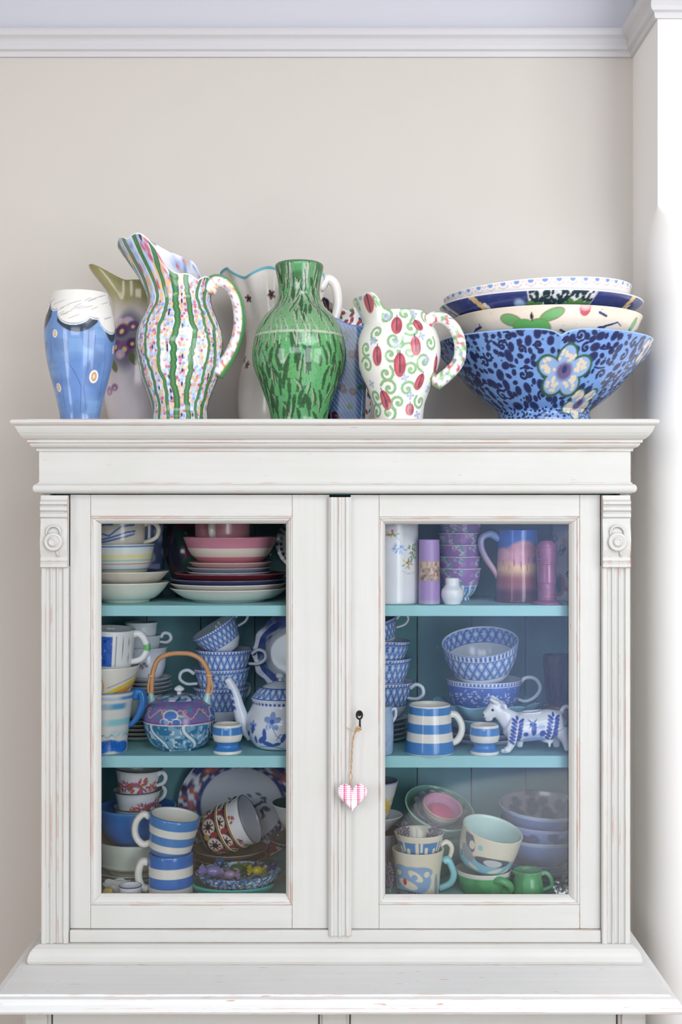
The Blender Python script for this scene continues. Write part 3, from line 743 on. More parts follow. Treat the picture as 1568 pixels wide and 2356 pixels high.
pot('jug', 'tall pale jug with olive lip and purple pansies behind the blue vase', 'jug', 325, yy,
    [(b_, 66), (b_, 66), (975, 72), (920, 83), (870, 86), (810, 84), (770, 75), (735, 64), (705, 58), (680, 58), (655, 61)],
    (226, 216, 216), paint_pansy, 220, 170, .004, (214, 206, 190), z=TOPZ,
    deform=spout((b_-740)/sc(yy), (b_-655)/sc(yy), -1.5, .8, .8, 58/sc(yy), 40/sc(yy), p=1.7, ex=6., pinch=-.3),
    handle=[(378, 690), (405, 680), (425, 720), (420, 780), (402, 820)], hr=[8, 9, 8, 9], hcol=(180, 172, 110))

# big flowered jug with green stripes and a tall scalloped spout
def dabs(p, r, t0, z0, s_=1.):
    c = r.choice([(232, 168, 70), (226, 150, 60), (238, 186, 96), (196, 52, 84), (150, 176, 220), (170, 190, 228), (206, 80, 120), (232, 170, 80), (120, 150, 206)])
    p.ell(t0+r.uniform(-.3, .3)*.003/max(.01, float(np.interp(z0, p.z, p.r))), z0+.0012, .0036*s_, .0026*s_, (176, 196, 230), rot=r.uniform(0, 3), soft=.9)
    p.ell(t0, z0, .0024*s_, .0022*s_, c, rot=r.uniform(0, 3), soft=.6)
def paint_stripe_jug(p):
    r = random.Random(11); n = p.noise(90, 5)
    p.mix(smooth(n, .5, .8)*.35, (190, 204, 232))
    NS = 17; H = p.z[-1]
    for k in range(NS):
        t0 = -math.pi+2*math.pi*(k+.42)/NS+r.uniform(-.06, .06)
        # dabs of colour between the stripes
        tm = t0+math.pi/NS
        z0 = .004
        while z0 < H-.002:
            for off in (-.62, 0, .62):
                rr = float(np.interp(z0, p.z, p.r))
                if rr*2*math.pi/NS < .022 and off > 0: pass
                dabs(p, r, tm+off*.0105/rr*min(1, rr/.07)+r.uniform(-.05, .05), z0+r.uniform(-.002, .002), r.uniform(1., 1.5))
            if r.random() < .09: p.ell(tm, z0, .0018, .005, (40, 54, 92))
            z0 += .0060
        pts = []
        for i in range(44):
            zz_ = .002+(H-.004)*i/43
            pts.append((t0+.03*math.sin(i*.55+k*2.1)+.05*math.sin(i*.2+k)+r.uniform(-.022, .022), zz_))
        p.stroke(pts, .0085+.003*math.sin(k*1.7), (50, 108, 54)); p.stroke(pts, .0045, (72, 136, 74), .6)
        p.stroke([(a_+.055, q) for a_, q in pts], .0010, (60, 84, 70), .5)
    p.band(H-.0012, 1, (238, 238, 240)); p.band(-1, .0025, (226, 226, 222))
def dab_handle(t, a, C, V):
    n1 = vnoise(V, 260, 3); n2 = vnoise(V, 260, 9)
    C[n1 > .68] = lin((232, 170, 84)); C[n2 > .72] = lin((196, 60, 90)); C[(n1 < .26)] = lin((150, 176, 220))
    g = np.abs(np.cos(a)-1) < .45; C[g] = lin((74, 140, 76))
    return C
yy = .10; b_ = tpy(yy); k_ = sc(yy)
pot('jug', 'large jug painted with green stripes and flower dabs, tall scalloped spout', 'jug', 414, yy,
    [(b_, 65), (b_, 66), (962, 65), (940, 64), (900, 76), (860, 90), (820, 98), (790, 101), (760, 97), (730, 85), (705, 74), (688, 71), (670, 73), (648, 76)],
    (224, 224, 229), paint_stripe_jug, 340, 260, .0045, (236, 236, 240), z=TOPZ,
    deform=spout((b_-706)/k_, (b_-648)/k_, -.88, .72, 2.75, 62/k_, 86/k_, lobes=8, amp=12/k_, p=1.4, pinch=-.55, ex=4., bumps=((-2.75, .55, 34/k_), (2.75, .38, 26/k_))),
    handle=[(480, 672), (496, 650), (522, 655), (543, 686), (552, 735), (546, 782), (527, 825), (500, 862)], hr=[19, 15, 13, 14, 14, 15, 18], hcol=(224, 224, 228), hpaint=dab_handle, hdy=-.012, hn=20, hm=60, inpaint=lambda p: [dabs(p, RNG, RNG.uniform(-math.pi, math.pi), p.z[0]-RNG.uniform(0, .05), 1.2) for _ in range(150)], inrows=60)

# fluted cream jug with a turquoise rim
def paint_fluted(p):
    p.mix(smooth(p.noise(24, 3), .4, .9)*.25, (222, 210, 196))
    H = p.z[-1]; p.band(H-.0045, 1, (84, 176, 190))
    r = random.Random(5)
    for k in range(40):
        t0 = -math.pi+2*math.pi*k/40*1.0+r.uniform(-.05, .05); py = r.choice([690, 695, 790, 800, 830, 845]); z0 = p.px(642, py)[1]
        p.flower(t0, z0, .0085, r.choice([(96, 40, 48), (70, 140, 138), (110, 50, 60), (110, 84, 60)]), (40, 30, 30), 5, r.uniform(0, 1))
        p.stroke([(t0-.06, z0-.004), (t0+.06, z0-.006)], .0012, (120, 110, 90), .7)
yy = .262; b_ = tpy(yy); k_ = sc(yy)
def flute(th, X_, Y_, Z_, R_):
    w_ = smooth(Z_, (b_-800)/k_, (b_-640)/k_); f = 1+.035*w_*np.cos(th*12)
    zz_ = Z_+w_**4*(.0085*np.cos(th*6+1.2)+.012*np.exp(-(wrapd(th+1.5)/.5)**2)); x2 = X_*f-w_**2*.016*np.exp(-(wrapd(th+1.5)/.45)**2)
    return x2, Y_*f*.9, zz_
pot('jug', 'wide cream fluted jug with turquoise rim behind the green vase', 'jug', 642, yy,
    [(b_, 84), (b_, 86), (970, 92), (920, 96), (870, 92), (820, 80), (780, 76), (740, 82), (690, 96), (655, 108), (642, 114)],
    (234, 226, 216), paint_fluted, 240, 150, .0045, (232, 224, 214), z=TOPZ, deform=flute,
    handle=[(735, 668), (752, 646), (768, 655), (777, 690), (772, 730), (752, 765), (728, 790)], hr=[12, 11, 10, 11], hcol=(234, 228, 220), hdy=-.018)

# green vase
def paint_green(p):
    r = random.Random(21); zn = p.px(688, 690)[1]; zr = p.px(688, 775)[1]
    n = p.noise(55, 4)
    up = smooth(p.z, zn-.004, zn+.05)[:, None]+0*p.th[None]
    p.mix(smooth(p.z, zr-.03, zn)[:, None]*.35+0*p.th[None], (70, 132, 74))
    p.mix(np.clip(up*1.1*smooth(n, .25, .6), 0, 1)*.85, (44, 96, 44)); p.mix(smooth(n, .55, .85)*.35, (46, 126, 58))
    p.mix((smooth(p.z, zr, zr+.01)*(1-smooth(p.z, zn-.012, zn)))[:, None]*.5+0*p.th[None], (112, 150, 104))
    H = p.z[-1]
    for k in range(480):
        z0 = r.uniform(.0, H-.02); t0 = r.uniform(-math.pi, math.pi)
        if abs(z0-zr) < .012: continue
        L = r.uniform(.016, .040); sl = r.choice([-1, 1])*r.uniform(.02, .20); rr = float(np.interp(z0, p.z, p.r))
        if z0 > zn-.006: L *= .8; sl *= .3
        if z0 < zr < z0+L: L = zr-z0-.002
        sl *= .06/max(.03, rr)
        pts = [(t0, z0), (t0+sl*.2, z0+L*.35), (t0+sl*.6, z0+L*.7), (t0+sl, z0+L)]
        q = [(a_+.0022/rr, z_) for a_, z_ in pts]
        p.stroke(q, .0056, (26, 74, 36), .85, True); p.stroke(pts, .0042, (132, 152, 118) if r.random() < (.75 if z0 > zr-.03 else .3) else (34, 80, 40), .9, True)
    for k in range(38):
        t0 = -math.pi+2*math.pi*k/38+r.uniform(-.05, .05); L = r.uniform(.012, .028); d = r.choice([-1, 1])
        p.stroke([(t0, zr), (t0+.02*d, zr-d*L*.5), (t0+.03*d, zr-L)], .0036, (150, 164, 138), .9, True)
        p.stroke([(t0, zr), (t0+.05*d, zr+L*.6), (t0+.12*d, zr+L*1.3)], .0034, (146, 158, 132), .85, True)
    p.band(zr-.0022, zr+.0022, (164, 172, 150), .0012)
    for k in range(1300):
        z0 = r.triangular(.0, H, zr-.03); p.ell(r.uniform(-1.8, 1.8), z0, r.uniform(.0005, .0012), r.uniform(.0005, .0012), (30, 92, 44), alpha=.8)
    p.band(H-.003, 1, (70, 110, 74), .002)
yy = .09; b_ = tpy(yy)
pot('vase', 'bright green bottle-shaped vase with scratched slashes, tall narrow neck', 'vase', 688, yy,
    [(b_, 65), (b_, 65), (960, 66), (940, 70), (920, 77), (880, 92), (845, 105), (815, 108), (790, 105), (760, 97), (730, 81), (708, 60), (696, 52), (682, 48), (660, 48), (640, 51), (620, 55), (612, 55.5), (608, 53)],
    (58, 150, 72), paint_green, 340, 300, .005, (120, 130, 110), z=TOPZ, mat=M_ROUGHCER)

# blue square pot with diagonal stripes
def paint_diag(p):
    u = (p.th[None]*.044+p.z[:, None]*.8)/.0085; m = np.abs(u-np.floor(u)-.5)
    p.mix(smooth(m, .26, .34), (112, 148, 190)); p.mix(smooth(p.noise(60, 2), .4, .8)*.4, (60, 96, 160))
    r = random.Random(9)
    for k in range(46):
        t0 = r.uniform(-math.pi, math.pi); z0 = r.uniform(.01, p.z[-1]-.012)
        if r.random() < .5:
            for q in range(4): p.ell(t0+r.uniform(-.08, .08), z0+r.uniform(-.004, .004), .005, .006, (52, 24, 44))
            p.ell(t0, z0, .0025, .0025, (130, 30, 40))
        else:
            for q in range(3): p.ell(t0+r.uniform(-.08, .08), z0+r.uniform(-.004, .004), .003, .005, (44, 104, 66), rot=r.uniform(0, 3))
    p.band(p.z[-1]-.004, 1, (62, 118, 196))
yy = .19; b_ = tpy(yy); k_ = sc(yy); Hb = (b_-757)/k_
def squarish(th, X_, Y_, Z_, R_):
    q = (np.abs(np.sin(th))**5+np.abs(np.cos(th))**5)**(-1/5.)
    zz_ = Z_+smooth(Z_, Hb-.03, Hb)*.022*np.exp(-((X_+.04)/.03)**2)
    return X_*q*.95, Y_*q*.95, zz_
pot('square_pot', 'blue square pot with diagonal stripes tucked behind the green vase', 'pot', 799, yy,
    [(b_, 42), (b_, 42), (900, 45), (820, 49), (757, 52)], (54, 92, 152), paint_diag, 170, 110, .004, (70, 128, 200), z=TOPZ, deform=squarish)

# leaf-painted jug at the back
def paint_leafy(p):
    r = random.Random(13)
    for k in range(420):
        t0 = r.uniform(-math.pi, math.pi); z0 = r.uniform(.0, p.z[-1])
        p.ell(t0, z0, .0036, .0066, r.choice([(150, 44, 56), (60, 116, 62), (46, 62, 130), (170, 52, 60), (48, 60, 120)]), rot=r.uniform(-.9, .9))
yy = .312; b_ = tpy(yy); k_ = sc(yy)
pot('jug', 'small jug covered in red, green and navy leaves, wedged behind square pot', 'jug', 800, yy,
    [(b_, 46), (b_, 46), (900, 56), (820, 54), (770, 44), (740, 46), (718, 52)], (230, 226, 220), paint_leafy, 200, 120, .004, (206, 168, 120), z=TOPZ,
    deform=spout((b_-760)/k_, (b_-718)/k_, -1.3, .55, 1.2, 10/k_, 34/k_, lobes=5, amp=10/k_, p=1.5),
    handle=[(838, 745), (858, 735), (872, 770), (868, 810), (846, 845)], hr=[8, 8, 8], hcol=(220, 196, 170))

# tulip jug
def paint_tulip(p):
    G = (128, 170, 116); cv = lambda x, y_: p.px(500+x/2.703, 580+y_/2.703)
    r = random.Random(4)
    sp = [(1040, 430), (1155, 415), (1190, 505), (985, 530), (1085, 580), (1310, 590), (1180, 650), (1065, 670), (920, 620), (925, 720), (1040, 780), (1190, 755), (1270, 705), (1340, 790), (1170, 870), (1115, 950), (985, 910), (1250, 940), (990, 1000), (1290, 425), (1060, 865), (1060, 1010), (1330, 840)]
    for i, (x, y_) in enumerate(sp):
        t0, z0 = cv(x, y_); p.spiral(t0, z0, .0135+.004*r.random(), .0048, G, 1.25, r.uniform(0, 6), r.choice([-1, 1])); p.ell(t0, z0, .003, .0028, G)
    tl = [(1103, 490, 34, 56, 0), (1235, 485, 32, 36, .4), (1218, 615, 34, 60, .1), (985, 672, 32, 60, -.1), (1122, 730, 37, 72, 0), (1348, 712, 24, 54, .2), (1245, 825, 31, 50, -.2), (1040, 935, 34, 62, .25), (1187, 990, 30, 38, 0), (915, 825, 26, 54, .35), (1296, 930, 20, 44, -.3)]
    for x, y_, a_, b, ro in tl:
        t0, z0 = cv(x, y_); q = 1/2.703/p.k
        p.ell(t0, z0, a_*q, b*q, (164, 40, 56), ro); p.ell(t0-.01, z0-.002, a_*q*.6, b*q*.7, (206, 84, 92), ro, .9, .7); p.ell(t0+.05, z0-.3*b*q, a_*q*.5, b*q*.5, (134, 30, 48), ro, .9, .7)
        rr = float(np.interp(z0, p.z, p.r)); t1 = t0+math.sin(-ro)*b*q*1.1/rr
        p.stroke([(t1, z0+b*q*1.2), (t0, z0), (t0-.2*(t1-t0), z0-b*q*.6)], .0028, (46, 50, 100), .9, True)
    fl = [(1210, 412), (1100, 602), (1255, 552), (1285, 692), (1155, 805), (1190, 908), (960, 580), (955, 832), (1300, 862), (1050, 432), (1235, 1020)]
    zt_ = p.z[-1]; p.spiral(-1.45, zt_-.008, .006, .0026, G, 1.2, 1.); p.ell(-.95, zt_-.009, .009, .007, (182, 52, 68)); p.stroke([(-.95, zt_-.002), (-.95, zt_-.014)], .0022, (46, 50, 100)); p.ell(-1.2, zt_-.004, .004, .002, (140, 166, 216)); p.spiral(-.7, zt_-.006, .005, .0024, G, 1.2, 3.)
    for x, y_ in fl: p.flower(*cv(x, y_), .0075, (140, 166, 216), (228, 160, 80), 4, r.uniform(0, 1))
    # round the back the same motifs go on
    for k in range(26):
        t0 = r.uniform(1.45, 2*math.pi-1.45); z0 = r.uniform(.012, p.z[-1]-.012)
        if k % 2: p.spiral(t0, z0, .014, .0038, G, 1.25, r.uniform(0, 6))
        else: p.ell(t0, z0, .011, .019, (182, 52, 68)); p.stroke([(t0, z0+.022), (t0, z0-.01)], .0028, (46, 50, 100))
def tulip_handle(t, a, C, V):
    n1 = vnoise(V, 150, 3); n2 = vnoise(V, 150, 8)
    C[n1 > .66] = lin((128, 170, 116)); C[n2 > .70] = lin((186, 60, 76)); C[n2 < .2] = lin((90, 110, 170))
    return C
yy = .036; b_ = tpy(yy); k_ = sc(yy)
pot('jug', 'white jug painted with red tulips and green curls, left of the bowls', 'jug', 917, yy,
    [(b_, 56), (b_, 56), (962, 56), (930, 60), (900, 71), (860, 87), (825, 95), (792, 95), (764, 87), (745, 76), (732, 70), (722, 68)],
    (224, 221, 214), paint_tulip, 340, 230, .0045, (238, 235, 230), z=TOPZ,
    deform=spout((b_-756)/k_, (b_-722)/k_, -1.12, .50, 1.25, 27/k_, 38/k_, p=1.2, pinch=-.9, ex=6.),
    handle=[(976, 752), (990, 738), (1012, 736), (1038, 755), (1054, 792), (1052, 832), (1030, 862), (998, 886)], hr=[17, 14, 13, 14, 14, 15, 17], hcol=(224, 220, 214), hpaint=tulip_handle, hdy=-.026, hn=18, hm=56)

# stack of bowls
def paint_blue_bowl(p):
    r = random.Random(31); NV, N2 = (20, 32, 84), (28, 52, 120)
    H = p.z[-1]; cv = lambda x, y_: p.px(980+x/2.667, 620+y_/2.667)
    zf = p.px(1250, 944)[1]
    occ = []
    for k in range(5000):
        z0 = r.uniform(.002, H-.002); t0 = r.uniform(-math.pi, math.pi); rr = float(np.interp(z0, p.z, p.r))
        foot = z0 < zf; s_ = r.uniform(.0042, .0105) if not foot else r.uniform(.0018, .0045)
        if any(abs(z0-b)+0 < (s_+s2)*.76 and abs(wrapd(t0-a_))*rr < (s_+s2)*.76 for a_, b, s2 in occ): continue
        occ.append((t0, z0, s_))
        if s_ > .0060 and r.random() < .33: p.spiral(t0, z0, s_*1.0, .0046, NV, 1.1, r.uniform(0, 6), r.choice([-1, 1]))
        else:
            ro = r.uniform(0, 3); p.ell(t0, z0, s_*1.1, s_*.8, N2, ro); p.ell(t0, z0, s_*.95, s_*.66, NV, ro, .5)
    for k in range(420):
        p.ell(r.uniform(-math.pi, math.pi), r.uniform(.002, H), .0018, .0020, r.choice([(22, 56, 74), NV, (24, 66, 66)]))
    for k in range(60):
        t0 = r.uniform(-math.pi, math.pi); z0 = r.uniform(zf+.01, H-.01); rr = float(np.interp(z0, p.z, p.r)); a_ = r.uniform(-1, 1)
        p.stroke([(t0, z0), (t0+.008/rr, z0+.006*a_), (t0+.016/rr, z0+.003*a_), (t0+.022/rr, z0-.004*a_)], .0030, NV)
    def big(x, y_, R, n, a0):
        t0, z0 = cv(x, y_); R = R/2.667/p.k; rr = float(np.interp(z0, p.z, p.r)); pet = [(a0+2*math.pi*i/n) for i in range(n)]
        for a_ in pet: p.ell(t0+R*.62*math.cos(a_)/rr, z0+R*.55*math.sin(a_), R*.48, R*.42, (44, 92, 60), a_)
        for a_ in pet: p.ell(t0+R*.60*math.cos(a_)/rr, z0+R*.53*math.sin(a_), R*.40, R*.34, (128, 162, 206), a_)
        for a_ in pet:
            for q in range(13):
                b = r.uniform(0, 6.3); d = R*.27*math.sqrt(r.random()); p.ell(t0+(R*.64*math.cos(a_)+d*math.cos(b))/rr, z0+R*.55*math.sin(a_)+d*math.sin(b), .0036, .0028, (214, 196, 166), r.uniform(0, 3))
        p.ell(t0, z0, R*.3, R*.32, (96, 76, 128), soft=.5); p.ell(t0, z0+.003, R*.1, R*.14, (30, 42, 100))
    big(757, 680, 150, 5, .3); big(880, 850, 95, 5, 1.0); big(1290, 530, 95, 5, .2)
    for q in (-2.2, 2.6): 
        a_, b = q, H*.6; p.flower(a_, b, .03, (226, 206, 170), (96, 76, 128), 5)
    p.band(H-.0016, 1, (120, 168, 224))
def notch(th, X_, Y_, Z_, R_):
    w_ = smooth(Z_, .085, .155); d = np.minimum.reduce([np.abs(wrapd(th-q)) for q in (-.01, 1.57, 3.14, -1.58)])
    return X_, Y_, Z_-w_*.013*np.exp(-(d/.075)**1.0)+w_*.002
yy = .155; b_ = tpy(yy)
pot('footed_bowl', 'large footed bowl in blue with navy leaves, bottom of the bowl stack', 'bowl', 1250, yy,
    [(b_, 110), (b_, 111), (968, 108), (956, 104), (947, 106), (947, 106), (930, 128), (905, 158), (870, 190), (835, 219), (810, 236), (796, 245), (793, 246)],
    (88, 140, 206), paint_blue_bowl, 420, 230, .006, (90, 140, 210), z=TOPZ, deform=notch, inrows=24)
def paint_apple(p):
    cv = lambda x, y_: p.px(980+x/2.667, 620+y_/2.667); q = 1/2.667/p.k; r = random.Random(2)
    p.mix(smooth(p.noise(22, 6), .55, .8)*.35, (222, 196, 166)); 
    for x, y_, a_, b, ro in ((455, 382, 62, 30, -.25), (680, 362, 70, 28, .35), (1205, 380, 30, 40, -.5), (1225, 428, 46, 26, .5)):
        t0, z0 = cv(x, y_); p.ell(t0, z0, a_*q*1.08, b*q*1.15, (150, 96, 50), ro); p.ell(t0, z0, a_*q, b*q, (96, 164, 88), ro)
    for x, y_, a_, b in ((532, 428, 66, 45), (612, 432, 66, 48)):
        t0, z0 = cv(x, y_); p.ell(t0, z0, a_*q*1.05, b*q*1.06, (140, 110, 50))
    for x, y_, a_, b in ((532, 428, 66, 45), (612, 432, 66, 48)):
        t0, z0 = cv(x, y_); p.ell(t0, z0, a_*q, b*q, (80, 164, 72))
    t0, z0 = cv(567, 370); p.ell(t0, z0, 8*q, 24*q, (34, 30, 36))
    t0, z0 = cv(868, 330); p.ell(t0, z0, 34*q, 40*q, (190, 42, 64)); p.ell(t0, z0+14*q, 32*q, 22*q, (226, 176, 178), soft=.8)
    B = (38, 56, 110)
    for l in ([(265, 440), (275, 410), (300, 400), (290, 385)], [(735, 445), (770, 462)], [(850, 442), (900, 438), (940, 445), (1000, 415), (1050, 400), (1080, 388), (1110, 405)], [(955, 345), (1000, 362)], [(960, 425), (1000, 420)]):
        p.stroke([cv(*c) for c in l], .0042, B, 1., True)
    for k in range(40): p.ell(r.uniform(-math.pi, math.pi), r.uniform(.02, p.z[-1]), .0007, .0007, (90, 60, 40))
    for k in range(10): p.flower(r.uniform(1.6, 4.6), p.z[-1]*.6, .02, (80, 164, 72), (190, 42, 64))
pot('bowl', 'cream bowl with painted green apple, second up in the bowl stack', 'bowl', 1256, yy,
    [(846, 80), (846, 84), (832, 120), (810, 158), (790, 185), (765, 203), (745, 212), (737, 216)], (228, 212, 190), paint_apple, 320, 140, .005, (226, 212, 192), inrows=20)
def paint_patch(p):
    r = random.Random(8); H = p.z[-1]
    for t0, wd in ((-1.02, .30), (-.62, .34), (.72, .32), (1.15, .22), (2.3, .4), (-2.4, .4)):
        d = np.abs(wrapd(p.th[None]-t0)); m = (1-smooth(d, wd-.01, wd+.01))+0*p.z[:, None]; p.mix(m, (38, 54, 124))
    p.mix(smooth(p.noise(120, 2), .6, .8)*.25, (70, 90, 160))
    for t0 in (-.84, .95): p.stroke([(t0-.03, H), (t0+.02, H*.75), (t0+.06, H*.55)], .013, (224, 186, 104)); p.stroke([(t0+.07, H*.8), (t0+.12, H*.5)], .007, (226, 228, 230))
    for k in range(520):
        t0 = r.uniform(-.45, .55) if k < 200 else r.uniform(-math.pi, math.pi); z0 = r.uniform(H*.45, H)
        if any(abs(wrapd(t0-c)) < w_+.02 for c, w_ in ((-1.02, .30), (-.62, .34), (.72, .32), (1.15, .22))): continue
        p.ell(t0, z0, .0030, .0044, (34, 60, 70), r.uniform(-1, 1))
    for t0 in (-.22, .14, .3): 
        for q in range(4): p.ell(t0+r.uniform(-.05, .05), H*.72+r.uniform(-.004, .004), .009, .004, (84, 140, 66), r.uniform(-.6, .6))
    p.ell(-.38, H*.75, .009, .007, (150, 180, 220), soft=.7); p.band(H-.0015, 1, (228, 230, 232))
pot('bowl', 'white bowl with navy patches and dark spots, third up in the stack', 'bowl', 1243, yy,
    [(803, 84), (803, 88), (785, 128), (760, 160), (738, 188), (722, 211), (712, 226), (706, 231)], (228, 230, 232), paint_patch, 320, 110, .0045, (224, 226, 230), tilt=(0, -.008), inrows=20)
def paint_scallop(p):
    H = p.z[-1]; n = 44; B = (92, 132, 196)
    for k in range(n):
        t0 = -math.pi+2*math.pi*(k+.5)/n; w_ = math.pi/n*.86; rr = p.r[-1]
        p.ell(t0, H-.0030, .0052, .0042, B, soft=.3)
        p.stroke([(t0-w_, H-.002), (t0-w_*.75, H-.009), (t0, H-.0125), (t0+w_*.75, H-.009), (t0+w_, H-.002)], .0012, (206, 150, 156), .9)
    p.band(H-.0012, 1, (236, 234, 232))
pot('bowl', 'white bowl with blue scalloped edge, topmost of the bowl stack', 'bowl', 1238, yy,
    [(771, 84), (771, 88), (755, 120), (735, 156), (722, 180), (708, 199), (692, 209), (678, 214)], (226, 222, 218), paint_scallop, 320, 110, .0045, (232, 230, 228), tilt=(0, -.05), inrows=20)
# ------------------------------------------------------------------ shared patterns
CB, CW = (72, 134, 200), (236, 232, 222)             # banded kitchen ware
def bands(lst, col=CB):
    """lst: (py top, py bottom) of each coloured ring"""
    def f(p):
        for a_, b in lst: p.band((p.bp-b)/p.k, (p.bp-a_)/p.k, col, .0007)
        p.mix(smooth(vnoise(p.P*np.array([4., 4., .4]), 60, 2), .5, .9)*.08, (236, 236, 236))
    return f
def lattice(n, h, z0, z1, top=None, blue=(76, 112, 186), pale=(176, 198, 232)):
    def f(p):
        u = p.th[None]*n/(2*math.pi); v = (p.z[:, None]-z0)/h
        a_, b = u+v/2, u-v/2; fa, fb = np.abs(a_-np.floor(a_)-.5), np.abs(b-np.floor(b)-.5)
        zone = smooth(p.z, z0-.0004, z0+.0004)*(1-smooth(p.z, z1-.0004, z1+.0004)); zone = zone[:, None]+0*p.th[None]
        p.mix(zone, pale)
        ln = np.maximum(fa, fb); p.mix(zone*smooth(ln, .37, .43), blue)
        p.mix(zone*(1-smooth(np.hypot(fa, fb), .14, .24)), (236, 238, 242))
        e = np.abs(np.maximum(fa, fb)-.29); p.mix(zone*(1-smooth(e, .015, .04))*.7, (110, 142, 204))
        for q in (z0, z1): p.band(q-.0009, q+.0009, blue)
        if top: 
            d = np.abs((p.th[None]*n*2/(2*math.pi)) % 1-.5); zz_ = smooth(p.z, z1+.0012, z1+.0018)*(1-smooth(p.z, p.z[-1]-.0018, p.z[-1]-.001)); p.mix(zz_[:, None]*smooth(d, .18, .28), blue)
        p.band(p.z[-1]-.0009, 1, blue)
    return f
def sprig(p, x, y, R, cols, n=16, seed=0):
    r = random.Random(seed); t0, z0 = p.px(x, y); R = R/p.k; rr = max(.005, float(np.interp(z0, p.z, p.r)))
    for k in range(n):
        a_ = r.uniform(0, 6.28); d = R*r.random()**.7
        p.ell(t0+d*math.cos(a_)/rr, z0+d*math.sin(a_)*.8, R*.28, R*.12, r.choice(cols), a_, .5)
def spy(z, y): return 1178-(z-CAMZ)*sc(y)
def plate_prof(base, hw, h, foot=.6):
    return [(base, hw*foot), (base, hw*foot), (base-h*.12, hw*foot*1.02), (base-h*.18, hw*(foot+.1)), (base-h*.5, hw*(foot+(1-foot)*.62)), (base-h, hw)]
def pile(cx, y, z, items, group, cat='plate', name='plate'):
    """plates or dishes one on another: (label, half width px, height px, rise px, outside, inside, rim, x shift)"""
    k = sc(y); zc = z
    for it in items:
        lab, hw, h, rise, co, ci, cr = it[:7]; dx = it[7] if len(it) > 7 else 0
        b = spy(zc, y); nm = it[8] if len(it) > 8 else name
        pot(nm, lab, cat if nm == name else nm, cx+dx, y, plate_prof(b, hw, h, it[9] if len(it) > 9 else .6), co, None, 64, 16, .0024, ci, z=zc, rimcol=cr, group=group, inrows=10)
        zc += rise/k
    return zc

M_DEF = M_CER
# ------------------------------------------------------------------ left door, top shelf
yy = .125; k_ = sc(yy); z1_ = SH1
g_ = 'crockery pile at the left of the top shelf'
z2_ = pile(288, yy, SH1, [
    ('cream shallow dish at the bottom of the left pile, top shelf', 101, 46, 34, (226, 226, 212), (206, 206, 196), (112, 74, 58), 0, 'dish', .55),
    ('cream shallow dish with blue inside, under the striped bowl', 99, 37, 16, (232, 222, 206), (84, 104, 150), (112, 74, 58), 2, 'dish', .55)], g_, 'dish', 'dish')
b_ = spy(z2_, yy)
pot('bowl', 'tapered bowl ringed with thin yellow, green, pink and blue lines', 'bowl', 279, yy, [(b_, 50), (b_, 51), (b_-6, 53), (b_-40, 68), (b_-82, 77)], (226, 232, 226),
    lambda p: [p.band(p.z[-1]*a_, p.z[-1]*b, c, .0008, .85) for a_, b, c in ((.93, .98, (84, 120, 190)), (.62, .74, (236, 222, 150)), (.54, .60, (176, 210, 180)), (.455, .49, (226, 140, 130)), (.30, .33, (96, 140, 196)), (.20, .29, (232, 222, 150)), (.13, .19, (178, 212, 186)), (.085, .105, (228, 160, 150)), (.02, .045, (80, 118, 180)))], 80, 70, .003, (226, 228, 222), z=z2_, tilt=(0, -.01), group=g_)
z3_ = z2_+50/k_; b_ = spy(z3_, yy)
pot('cup', 'cream cup with loose blue brushed lines in the striped bowl', 'cup', 272, yy, [(b_, 40), (b_, 41), (b_-12, 52), (b_-40, 60), (b_-84, 62)], (222, 214, 196),
    lambda p: [p.stroke([p.px(x, y_) for x, y_ in l], .0034, (96, 128, 184)) for l in ([(215, 1235), (240, 1226), (262, 1232), (290, 1210), (316, 1207)], [(222, 1247), (265, 1236), (300, 1224), (318, 1221)], [(222, 1252), (262, 1243), (316, 1228)], [(218, 1218), (240, 1208), (270, 1206)])],
    100, 60, .003, (214, 206, 190), z=z3_, handle=[(328, 1208), (352, 1202), (364, 1215), (360, 1235), (340, 1246), (322, 1250)], hr=[6, 6, 5, 6], hcol=(222, 214, 198), group=g_)
pot('mug', 'dark blue patterned mug half hidden behind the blue-lined cup', 'mug', 336, .26, [(spy(SH1, .26), 38), (spy(SH1, .26), 38), (1300, 40), (1180, 40)], (86, 96, 130),
    lambda p: [p.ell(random.Random(q).uniform(-3, 3), random.Random(q+50).uniform(.05, .15), .008, .012, (150, 160, 190), q) for q in range(30)], 60, 40, .003)
# dark floral vase at the back
def paint_darkfloral(p):
    r = random.Random(41)
    for k in range(40): p.ell(r.uniform(-3, 3), r.uniform(.01, p.z[-1]), .018, .013, r.choice([(120, 40, 74), (58, 92, 84), (140, 52, 90), (66, 104, 92), (96, 30, 60)]), r.uniform(0, 3), .7)
b_ = spy(SH1, .264)
pot('vase', 'dark floral vase with crimson blooms between the two top shelf piles', 'vase', 424, .264, [(b_, 20), (b_, 20), (b_-30, 24), (b_-90, 42), (b_-150, 34), (b_-185, 30), (b_-205, 36)], (54, 56, 72), paint_darkfloral, 70, 60, .003, (40, 40, 50), z=SH1)
